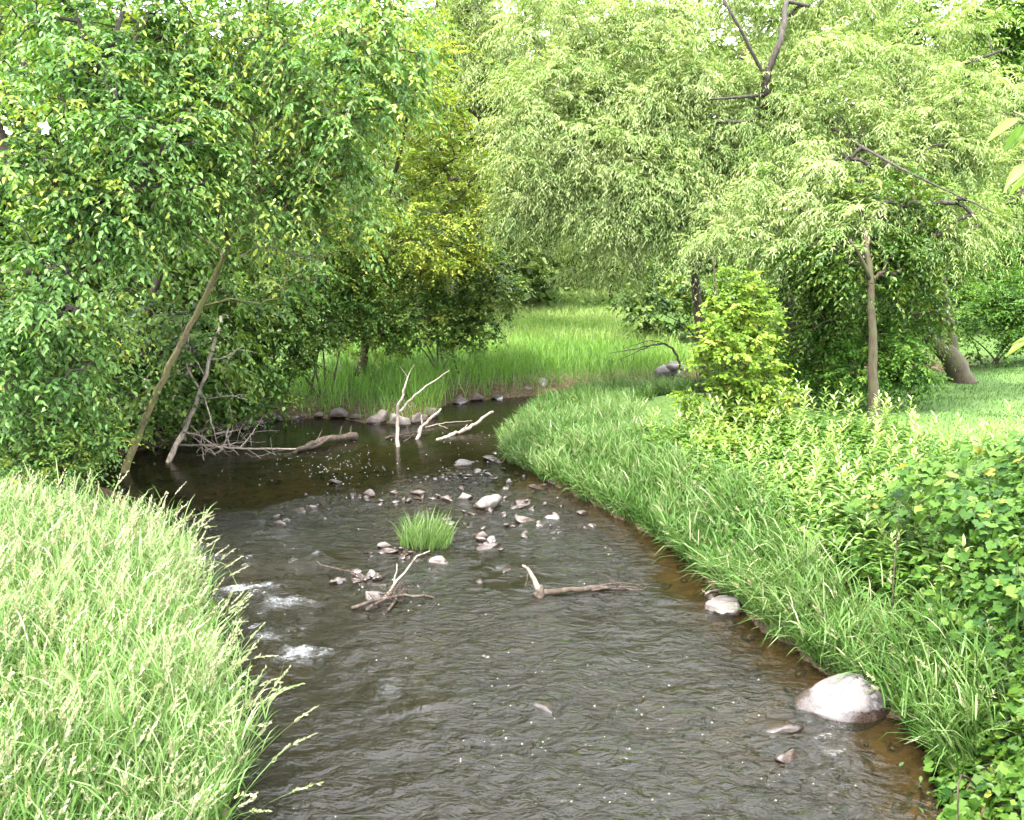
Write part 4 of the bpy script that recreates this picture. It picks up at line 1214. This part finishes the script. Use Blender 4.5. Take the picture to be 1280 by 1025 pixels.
def rock(px, py, w, h, mat, label, seed, name='rock', cat='rock', group=None, z=0.0, dep=.75, rz=None, sub=3, sink=.35, rough=.16):
    """px, py: where its front meets the water (or ground at height z); w, h: size in photograph pixels"""
    q = on_z(px, py, z)
    m = math.hypot(q[1], CAM_H - z) / FPX
    rng = np.random.default_rng(seed)
    W, H = w * m, h * m
    D_ = W * dep
    H = max(.03, (h * m - D_ * (CAM_H / math.hypot(q[1], CAM_H)) * .5) * .8) if h * m > D_ * .6 else max(.025, h * m * .45)
    W, D_, H = W * 1.2, D_ * 1.2, H * 1.15
    me = rock_mesh(W, D_, H / (1 - sink) * .66, seed, sub, rough)
    o = link(name, me, mat, None, (q[0], q[1] + D_ * .42, z + H * .1), (rng.normal(0, .06), rng.normal(0, .06), rng.uniform(-.4, .4) if rz is None else rz))
    return tag(o, label, cat, group)

# the big boulder: long low dome with a steeper nose towards the bank
q = on_z(1066, 897)
bm = bmesh.new(); bmesh.ops.create_icosphere(bm, subdivisions=5, radius=1)
for v in bm.verts:
    c = v.co.copy()
    x = c.x
    peak = .27 + .25 * math.exp(-((x - .28) / .5) ** 2)
    top = max(c.z, 0)
    zz = peak * (top ** .8) if c.z > 0 else c.z * .25
    yy = c.y * .34 * (1 - .15 * abs(x))
    n_ = mnoise.noise(c * 1.7 + Vector((3, 8, 2))) * .05 + mnoise.noise(c * 5 + Vector((1, 1, 9))) * .018
    n_ += .03 * mnoise.noise(c * 2.6 + Vector((7, 2, 5)))
    crack = -.03 * math.exp(-((x - .45 - .2 * c.y) / .035) ** 2) * (c.z > .1)
    v.co = Vector((x * .46 * (1 + n_), yy * (1 + n_), zz * .58 * (1 + n_) + crack))
me = bpy.data.meshes.new('boulder'); bm.to_mesh(me); bm.free()
me.polygons.foreach_set('use_smooth', np.ones(len(me.polygons), bool))
o = link('boulder', me, M_rockboulder, None, (q[0], q[1] + .22, -.02), (0, 0, .12))
tag(o, 'big pale rounded boulder with wet pink base at the edge of the vines', 'boulder')

R = [
 (904, 771, 46, 24, M_rockpale, 'white angular rock under the drooping bank grass', 3), (990, 957, 36, 22, M_rockpink, 'small pinkish rock poking out below the big boulder', 4),
 (975, 922, 52, 10, M_rockbrown, 'flat brown rock awash beside the big boulder', 5), (682, 896, 50, 12, M_rockbrown, 'pale brown rock just awash in the middle of the run', 6),
 (607, 640, 46, 24, M_rockpale, 'two-toned rock with dark face behind the grass tuft', 7), (579, 627, 28, 17, M_rockpale, 'round pale rock beside the two-toned rock', 8),
 (560, 628, 20, 11, M_rockpink, 'small tan rock next to the round pale rock', 9), (655, 656, 40, 13, M_rockpink, 'flat pinkish rock downstream of the two-toned rock', 10),
 (688, 652, 26, 11, M_rockpale, 'low pale rock near the flat pinkish rock', 11), (600, 676, 34, 16, M_rockpink, 'flat pink rock close to the grass tuft', 12),
 (608, 688, 26, 10, M_rockpink, 'wet reddish rock below the flat pink rock', 13), (637, 604, 14, 9, M_rockpale, 'little tan rock upstream by the grass point', 14),
 (652, 632, 36, 10, M_rockpink, 'long low rock upstream of the flat pinkish rock', 15), (551, 708, 34, 12, M_rockpale, 'pale brick-like rock below the grass tuft', 16),
 (466, 756, 32, 22, M_rockpale, 'white rounded rock caught in the twig pile', 17), (470, 737, 30, 11, M_rockbrown, 'brown rock behind the twig pile', 18),
 (447, 724, 16, 9, M_rockpink, 'first of the pebbly rocks upstream of the twig pile', 19), (462, 722, 14, 9, M_rockpale, 'pale one of the pebbly rocks upstream of the twig pile', 20), (470, 726, 12, 8, M_rockpink, 'smallest of the pebbly rocks upstream of the twig pile', 21),
 (487, 693, 26, 9, M_rockpink, 'reddish flat rock at the side of the grass tuft', 22), (505, 696, 18, 8, M_rockpale, 'wet light rock at the foot of the grass tuft', 23),
 (375, 643, 24, 11, M_rockbrown, 'dark rock alone where the pool spills over', 24), (440, 624, 20, 10, M_rockpink, 'rock with green weed beside it on the riffle crest', 25),
 (462, 622, 16, 10, M_rockpink, 'tan rock on the riffle crest', 26), (489, 619, 22, 9, M_rockpale, 'flat rock on the riffle crest', 27), (520, 620, 20, 10, M_rockpink, 'rounded rock at the end of the riffle crest', 28),
 (420, 606, 22, 9, M_rockbrown, 'low brown rock upstream of the riffle crest', 29), (676, 614, 26, 10, M_rockbrown, 'brown rock with weed near the grass point', 30), (690, 606, 22, 9, M_rockpink, 'tan rock tucked near the grass point', 31),
 (730, 646, 22, 9, M_rockbrown, 'small brown rock near the drooping bank grass', 32), (578, 583, 36, 9, M_rockpale, 'flat pale slab at the head of the riffle', 33), (610, 577, 30, 8, M_rockbrown, 'wet brown slab at the head of the riffle', 34),
 (540, 625, 22, 8, M_rockbrown, 'low dark rock behind the grass tuft', 35), (870, 895, 60, 8, M_rockbrown, 'sunken brown rock off the big boulder', 36),
 (510, 700, 12, 6, M_rockpink, 'tiny reddish rock below the grass tuft', 37), (430, 728, 12, 7, M_rockpink, 'lone pebble near the thin curved stick', 38)]
for (px, py, w, h, mt, lab, sdv) in R:
    rock(px, py, w, h, mt, lab, sdv, rough=.2)
# bank rocks
ORD = ['first', 'second', 'third', 'fourth', 'fifth', 'sixth', 'seventh', 'eighth', 'ninth', 'tenth']
rng = np.random.default_rng(41)
BK = [(466, 520, 22, 14, M_rockbrown), (475, 530, 30, 22, M_rockpink), (490, 518, 26, 16, M_rockpink), (500, 534, 34, 22, M_rockpale), (512, 515, 24, 14, M_rockpink), (523, 530, 32, 20, M_rockpink), (540, 524, 24, 16, M_rockbrown)]
for i, (px, py, w, h, mt) in enumerate(BK):
    rock(px, py, w, h, mt, ORD[i] + ' angular rock of the heap behind the forked pole, counted from the brown log', 60 + i, group='rock heap behind the forked pole', rough=.25)
BK = [(300, 539, 24, 12), (322, 532, 20, 10), (345, 527, 22, 12), (372, 525, 26, 13), (398, 524, 20, 11), (420, 524, 28, 15), (446, 526, 18, 9)]
for i, (px, py, w, h) in enumerate(BK):
    rock(px, py, w, h, M_rockbrown, ORD[i] + ' dark wet rock along the foot of the far bank behind the brown log', 70 + i, group='dark rocks along the far bank', rough=.25)
BK = [(572, 505, 22, 13, M_rockbrown), (596, 502, 26, 12, M_rockpink), (622, 500, 24, 10, M_rockbrown), (650, 494, 30, 16, M_rockpink), (664, 484, 26, 14, M_rockpink), (676, 492, 26, 18, M_rockpale), (690, 480, 30, 14, M_rockpink), (700, 490, 34, 22, M_rockpale), (722, 490, 30, 18, M_rockpink), (745, 490, 30, 14, M_rockpale)]
for i, (px, py, w, h, mt) in enumerate(BK):
    rock(px, py, w, h, mt, ORD[i] + ' broken rock along the bend below the meadow, counted from the rock heap', 80 + i, group='broken rocks at the stream bend', rough=.28)
for i, (px, py, w, h, z) in enumerate([(835, 466, 26, 18, .5), (852, 463, 24, 16, .5), (1002, 476, 24, 20, .3), (845, 458, 22, 12, .8)]):
    rock(px, py, w, h, M_rockpale, ORD[i] + ' pale rock beyond the grassy peninsula where the stream bends away', 95 + i, group='pale rocks beyond the peninsula', z=z, rough=.25)

# ------------------------------------------------------------------ driftwood and dead branches
def stick_thing(name, label, mat, strands, seed, cat='branch', twigs=0, group=None, tl=1.0):
    """strands: list of (points, base radius, tip radius); the first is the main stem, the others side branches"""
    rng = np.random.default_rng(seed)
    root = empty(name, strands[0][0][0], label, cat, group)
    for i, st_ in enumerate(strands):
        P, r0, r1 = st_[:3]
        P = np.asarray(P, float)
        ln = np.linalg.norm(np.diff(P, axis=0), axis=1).sum()
        n = int(max(6, min(22, ln / .1)))
        q = smooth_path(P, n)
        q[1:-1] += rng.normal(0, .006 + .12 * r0, (n - 2, 3))
        mb = MB()
        tube(mb, q, np.linspace(r0, r1, n) * (1 + .08 * rng.normal(size=n)), 8 if r0 > .02 else 5, bump=.045, seed=seed + i)
        part('stem' if i == 0 else 'side_branch', mb, st_[3] if len(st_) > 3 else mat, root)
    if twigs:
        mb = MB()
        for _ in range(twigs):
            P, r0, r1 = strands[rng.integers(len(strands))][:3]
            P = np.asarray(P, float)
            a = smooth_path(P, 12)[rng.integers(3, 12)]
            d = nrm(rng.normal(size=3) + [0, 0, .3]) * rng.uniform(.2, .6) * tl
            tube(mb, smooth_path([a, a + d * .5 + rng.normal(0, .04, 3), a + d], 5), np.linspace(.007, .003, 5), 4)
        part('twigs', mb, mat, root, kind='stuff')
    return root

def W_(px, py, dz=0.0, Y=None):
    q = on_z(px, py) if Y is None else at(px, py, Y)
    q = q.copy(); q[2] += dz
    return q
Yp = on_z(497, 552)[1]
stick_thing('forked_pole', 'bleached forked pole standing in the pool by the rock heap', M_deadwood,
            [([W_(497, 560, -.1), at(497, 535, Yp), at(498, 510, Yp), at(504, 490, Yp), at(510, 470, Yp + .1)], .045, .016), ([at(499, 515, Yp), at(515, 497, Yp + .1), at(536, 480, Yp + .3), at(562, 463, Yp + .5)], .026, .008),
             ([at(510, 472, Yp + .1), at(500, 458, Yp)], .010, .004), ([at(508, 474, Yp + .1), at(518, 455, Yp + .2)], .010, .004)], 1)
Yl = on_z(548, 549)[1]
stick_thing('log', 'bleached log slanting up out of the pool', M_deadwood, [([W_(543, 551, -.05), at(562, 545, Yl + .3), at(588, 534, Yl + .8), at(616, 515, Yl + 1.6)], .05, .03), ([at(578, 538, Yl + .6), at(584, 531, Yl + .6)], .018, .012)], 2, 'log')
Yk = on_z(522, 545)[1]
stick_thing('dead_branch', 'short forked dead branch beside the forked pole', M_deadwood, [([W_(520, 549, -.03), at(528, 532, Yk), at(540, 521, Yk + .1), at(551, 511, Yk + .3)], .04, .02), ([at(527, 534, Yk), at(527, 519, Yk)], .022, .012)], 3)
stick_thing('dead_branch', 'tangle of brown debris at the foot of the forked pole', M_wetwood, [([W_(482, 549, .02), W_(510, 545, .06), W_(538, 540, .04)], .03, .015), ([W_(490, 543, .0), W_(520, 550, .08)], .02, .01), ([W_(505, 552, .0), W_(530, 537, .12)], .02, .01)], 4, twigs=16)
stick_thing('dead_branch', 'thin pale stick floating behind the bleached log', M_deadwood, [([W_(532, 535, .02), W_(560, 530, .04), W_(590, 527, .02)], .015, .008), ([W_(548, 532, .03), W_(560, 537, .03)], .01, .005)], 5)
stick_thing('log', 'brown driftwood log lying in the pool', M_wetwood,
            [([W_(366, 566, -.02), W_(385, 561, .06), W_(410, 555, .10), W_(445, 549, .06)], .05, .09), ([W_(372, 565, .03), W_(398, 561, .08), W_(415, 553, .14)], .035, .03), ([W_(425, 552, .1), W_(428, 550, .3)], .02, .01), ([W_(437, 550, .1), W_(440, 548, .28)], .02, .008), ([W_(396, 558, .1), W_(404, 552, .28)], .016, .006)], 6, 'log')
stick_thing('dead_branch', 'long grey branch with twigs stretching across the pool to the brown log', M_deadwood,
            [([W_(225, 562, .10), W_(260, 565, .14), W_(300, 566, .1), W_(340, 565, .06), W_(372, 563, .03)], .022, .018), ([W_(300, 566, .1), W_(318, 553, .25), W_(330, 540, .35)], .014, .006), ([W_(255, 575, .0), W_(253, 560, .25), W_(262, 543, .35)], .012, .006),
             ([W_(278, 566, .12), W_(292, 555, .35), W_(285, 540, .5)], .012, .005), ([W_(270, 570, .05), W_(245, 566, .3), W_(238, 548, .4)], .012, .005), ([W_(330, 566, .08), W_(345, 572, .05)], .01, .005), ([W_(310, 567, .08), W_(326, 574, .02)], .01, .005)], 7, twigs=26)
Yd = on_z(212, 574)[1]
stick_thing('dead_tree', 'bleached dead trunk leaning out of the pool beside the mossy trunk', M_deadwood,
            [([W_(208, 578, -.1), at(226, 545, Yd), at(244, 508, Yd - .1), at(256, 470, Yd - .2), at(268, 430, Yd - .2), at(276, 395, Yd)], .055, .022), ([at(250, 490, Yd - .1), at(235, 460, Yd - .2), at(232, 430, Yd - .3), at(226, 405, Yd - .3)], .022, .006),
             ([at(228, 540, Yd), at(250, 545, Yd - .3), at(280, 562, Yd - .4)], .02, .007), ([at(262, 450, Yd - .2), at(285, 445, Yd - .3), at(305, 432, Yd - .4)], .018, .006), ([at(256, 470, Yd - .2), at(238, 440, Yd - .4), at(236, 415, Yd - .4)], .018, .006),
             ([at(252, 485, Yd), at(262, 520, Yd - .4), at(272, 555, Yd - .5)], .016, .006), ([at(248, 500, Yd), at(285, 495, Yd - .3), at(310, 500, Yd - .3)], .014, .005)], 8, 'dead tree', twigs=30)
stick_thing('dead_branch', 'broken pale branch hanging beside the dead trunk', M_deadwood, [([at(212, 508, Yd + .3), at(228, 480, Yd + .2), at(242, 452, Yd + .2)], .045, .03), ([at(228, 482, Yd + .2), at(222, 455, Yd)], .018, .008)], 9)
stick_thing('dead_branch', 'fan of dead twigs drooping by the water under the low dark bush', M_deadwood,
            [([W_(290, 562, .0), at(283, 545, Yd + .5), at(290, 520, Yd + .6), at(280, 490, Yd + .6)], .018, .006)] + [([W_(285, 560, .08), W_(285 + dx, 560 + dy, .05)], .012, .005) for dx, dy in ((-30, 6), (-18, 12), (14, 12), (34, 5), (24, -6), (-34, -3))], 10, twigs=24)
stick_thing('dead_branch', 'bare white sticks heaped on the dark mud under the shrubs', M_deadwood,
            [([W_(300, 541, .25), W_(322, 530, .35), W_(342, 521, .45)], .022, .01), ([W_(306, 545, .15), W_(330, 536, .2)], .02, .01)], 11, twigs=10)
# debris snag in the run
stick_thing('driftwood_snag', 'dark branch with a bleached raised end stranded in mid stream', M_wetwood,
            [([W_(668, 744, .0), W_(700, 743, .05), W_(740, 741, .05), W_(780, 739, .03), W_(806, 738, .0)], .045, .015), ([W_(676, 744, .04), W_(668, 742, .16), W_(660, 742, .28), W_(653, 742, .36)], .035, .012, M_deadwood), ([W_(676, 746, .0), W_(674, 744, .10)], .06, .04),
             ([W_(735, 741, .06), W_(770, 736, .07), W_(800, 736, .05)], .012, .006), ([W_(740, 743, .05), W_(775, 741, .08), W_(802, 740, .02)], .012, .006), ([W_(660, 742, .26), W_(656, 744, .08)], .010, .004)], 12, twigs=14, tl=.5)
stick_thing('driftwood_pile', 'pile of twigs with two bleached sticks raised above the white rock', M_wetwood,
            [([W_(440, 763, .03), W_(475, 757, .08), W_(510, 752, .08), W_(541, 750, .03)], .022, .016), ([W_(478, 756, .06), W_(500, 742, .2), W_(520, 738, .42), W_(538, 735, .48)], .016, .006, M_deadwood), ([W_(492, 748, .06), W_(494, 744, .2), W_(497, 742, .38)], .014, .006, M_deadwood),
             ([W_(458, 765, .02), W_(490, 752, .12)], .02, .012), ([W_(470, 760, .04), W_(500, 745, .14)], .018, .01), ([W_(485, 765, .02), W_(505, 745, .1)], .016, .008)], 13, twigs=34, tl=.4)
stick_thing('dead_branch', 'thin curved stick lying on the pebbly rocks', M_wetwood, [([W_(397, 711, .10), W_(408, 716, .08), W_(440, 721, .06), W_(455, 728, .04)], .012, .008), ([W_(425, 720, .07), W_(430, 716, .1)], .006, .003)], 14)
Yb = 20.5
stick_thing('dead_branch', 'dark bare branch arching over the far water beside the willow', M_barkdark,
            [([at(852, 462, Yb), at(846, 445, Yb), at(832, 430, Yb), at(810, 432, Yb - .2), at(785, 438, Yb - .4), at(762, 442, Yb - .5)], .035, .008), ([at(815, 431, Yb), at(795, 440, Yb), at(768, 452, Yb - .2)], .016, .005), ([at(832, 430, Yb), at(812, 426, Yb + .2), at(780, 436, Yb + .2)], .014, .005)], 15, twigs=12)
stick_thing('dead_branch', 'pale stick beside the white rock under the bank grass', M_deadwood, [([W_(882, 744, .02), W_(896, 742, .05), W_(914, 739, .1)], .014, .01), ([W_(884, 745, .0), W_(878, 742, .06)], .008, .004)], 16)
# roots and dead wood on the shaded bank
rng = np.random.default_rng(55)
for i in range(9):
    px = 95 + i * 24; py = 584 - i * 4.4
    a = on_z(px, py); a[1] += .25; a[2] = .12
    b_ = a + np.array([rng.uniform(.4, 1.0), rng.uniform(-.3, .2), rng.uniform(.05, .35)])
    stick_thing('exposed_root', ORD[i] + ' brown root on the undercut bank below the box elders, counted from the reed grass', M_wetwood, [([a, (a + b_) / 2 + [0, -.05, .08], b_], .03, .012), ([(a + b_) / 2, (a + b_) / 2 + [rng.uniform(-.2, .3), -.15, -.12]], .014, .006)], 500 + i, 'root', group='roots along the undercut bank')

stick_thing('dead_branch', 'tangle of dry tan twigs caught in the branches above the mossy trunk', M_deadwood,
            [([at(300, 320, 14.6), at(340, 300, 14.5), at(380, 285, 14.5), at(415, 262, 14.6)], .014, .005), ([at(330, 305, 14.5), at(365, 318, 14.4), at(400, 322, 14.4)], .012, .004), ([at(345, 298, 14.5), at(372, 262, 14.5)], .01, .004)], 17, twigs=60, tl=1.1)
m, nt, N, L, out = newmat('white_leaf')
p = N.new('ShaderNodeBsdfPrincipled'); p.inputs['Base Color'].default_value = (.55, .57, .5, 1); p.inputs['Roughness'].default_value = .7; L.new(p.outputs[0], out.inputs[0])
wc = at(57, 160, 10.3)
wh = empty('white_blossom', wc, 'small cluster of white petals among the box elder leaves', 'blossom')
rw = np.random.default_rng(5)
for k_ in range(5):
    mb = MB(); dv = nrm(np.array([math.cos(k_ * 1.3), -.3, math.sin(k_ * 1.3)]))
    add_leaves(mb, wc[None] + rw.normal(0, .01, (1, 3)), dv[None], np.array([[0., -1, .3]]), .085, .06, OVATE, np.array([.5]))
    part('petal', mb, m, wh)
# specks of drifting foam and willow fluff on the pool
rng = np.random.default_rng(61)
pts = []
for _ in range(260):
    c_ = rng.random()
    if c_ < .5: px, py = rng.normal(430, 38), rng.normal(583, 12)
    elif c_ < .75: px, py = rng.uniform(250, 620), rng.uniform(540, 606)
    elif c_ < .82: px, py = rng.uniform(600, 1000), rng.uniform(800, 1020)
    else: px, py = rng.uniform(240, 520), rng.uniform(640, 830)
    q = on_z(px, py)
    if sdist(np.array([q[0]]), np.array([q[1]]))[0] < -.2: pts.append(q)
pts = np.array(pts); n = len(pts); pts[:, 2] = .012 + .02 * (pts[:, 1] < 13)
mb = MB(); Ln = rng.uniform(.012, .035, n) * np.where(pts[:, 1] < 13, .45, 1.0)
add_leaves(mb, pts, rng.normal(size=(n, 3)) * [1, 1, 0], UP + 0 * pts, Ln, Ln * .8, OVATE, np.full(n, .5))
m, nt, N, L, out = newmat('fluff')
p = N.new('ShaderNodeBsdfPrincipled'); p.inputs['Base Color'].default_value = (.5, .5, .46, 1); p.inputs['Roughness'].default_value = .9; L.new(p.outputs[0], out.inputs[0])
tag(solid('floating_fluff', mb, m, (0, 0, 0)), 'white specks of foam and seed fluff drifting on the pool', 'foam', kind='stuff')

# stones on the bed, seen through the water
rng = np.random.default_rng(71)
X = rng.uniform(-7, 4, 5000); Y = rng.uniform(3.8, 17.5, 5000); S = sdist(X, Y)
dens = .25 + .75 * (vnoise(v2(X * .6, Y * .5), 72) > .1)
k = (S < -.12) & (rng.random(5000) < dens)
X, Y, S = X[k][:1500], Y[k][:1500], S[k][:1500]
bmx = bmesh.new(); bmesh.ops.create_icosphere(bmx, subdivisions=1, radius=1)
iv = np.array([v.co[:] for v in bmx.verts]); it = np.array([[v.index for v in f.verts] for f in bmx.faces]); bmx.free()
mb = MB()
Z = gz(X, Y, S)
for x, y, z in zip(X, Y, Z):
    w = rng.uniform(.025, .11) * (1.7 if rng.random() < .06 else 1)
    v = iv * (1 + .22 * rng.normal(size=(len(iv), 1))) * [w, w * rng.uniform(.6, 1), w * rng.uniform(.35, .6)]
    a = rng.uniform(0, 6.28)
    v = v @ np.array([[math.cos(a), math.sin(a), 0], [-math.sin(a), math.cos(a), 0], [0, 0, 1]])
    mb.add(v + [x, y, z + w * .15], it, rng.random())
M_bed = rockmat('bed_stone', [(.3, (.06, .045, .03)), (.5, (.17, .13, .09)), (.7, (.34, .28, .21))])
tag(solid('bed_stones', mb, M_bed, (0, 0, 0)), 'brown stones scattered on the stream bed under the shallow water', 'stones', kind='stuff')

# cobbles of the riffle bar, each a stone of its own
rng = np.random.default_rng(81)
cob = [rock_mesh(1, .8, .42, 900 + i, 2, .3, .55) for i in range(6)]
spots = []
for (cx_, cy_, sx, sy, k) in [(470, 624, 70, 8, 34), (600, 645, 55, 16, 34), (660, 630, 45, 16, 26), (500, 692, 36, 8, 16), (455, 724, 28, 8, 16), (610, 682, 26, 9, 14), (570, 600, 60, 9, 24), (400, 640, 50, 12, 12), (680, 660, 45, 12, 12), (560, 720, 70, 16, 10), (640, 590, 40, 8, 14)]:
    for _ in range(k):
        spots.append((rng.normal(cx_, sx * .6), rng.normal(cy_, sy * .6)))
for (px, py) in spots:
    q = on_z(px, py)
    if sdist(np.array([q[0]]), np.array([q[1]]))[0] > -.3: continue
    w = rng.uniform(.08, .30)
    me = cob[int(rng.integers(6))].copy() if False else cob[int(rng.integers(6))]
    if len(me.materials) == 0: me.materials.append((M_rockpink, M_rockbrown, M_rockpale)[cob.index(me) % 3])
    o = link('cobble', me, None, None, (q[0], q[1], rng.uniform(-.025, .02)), (rng.normal(0, .15), rng.normal(0, .15), rng.uniform(0, 6.28)), (w, w * rng.uniform(.7, 1.1), w * rng.uniform(.4, .75)))
    tag(o, 'small wet cobble awash on the stony bar around the grass tuft', 'cobble', 'cobbles on the riffle bar')
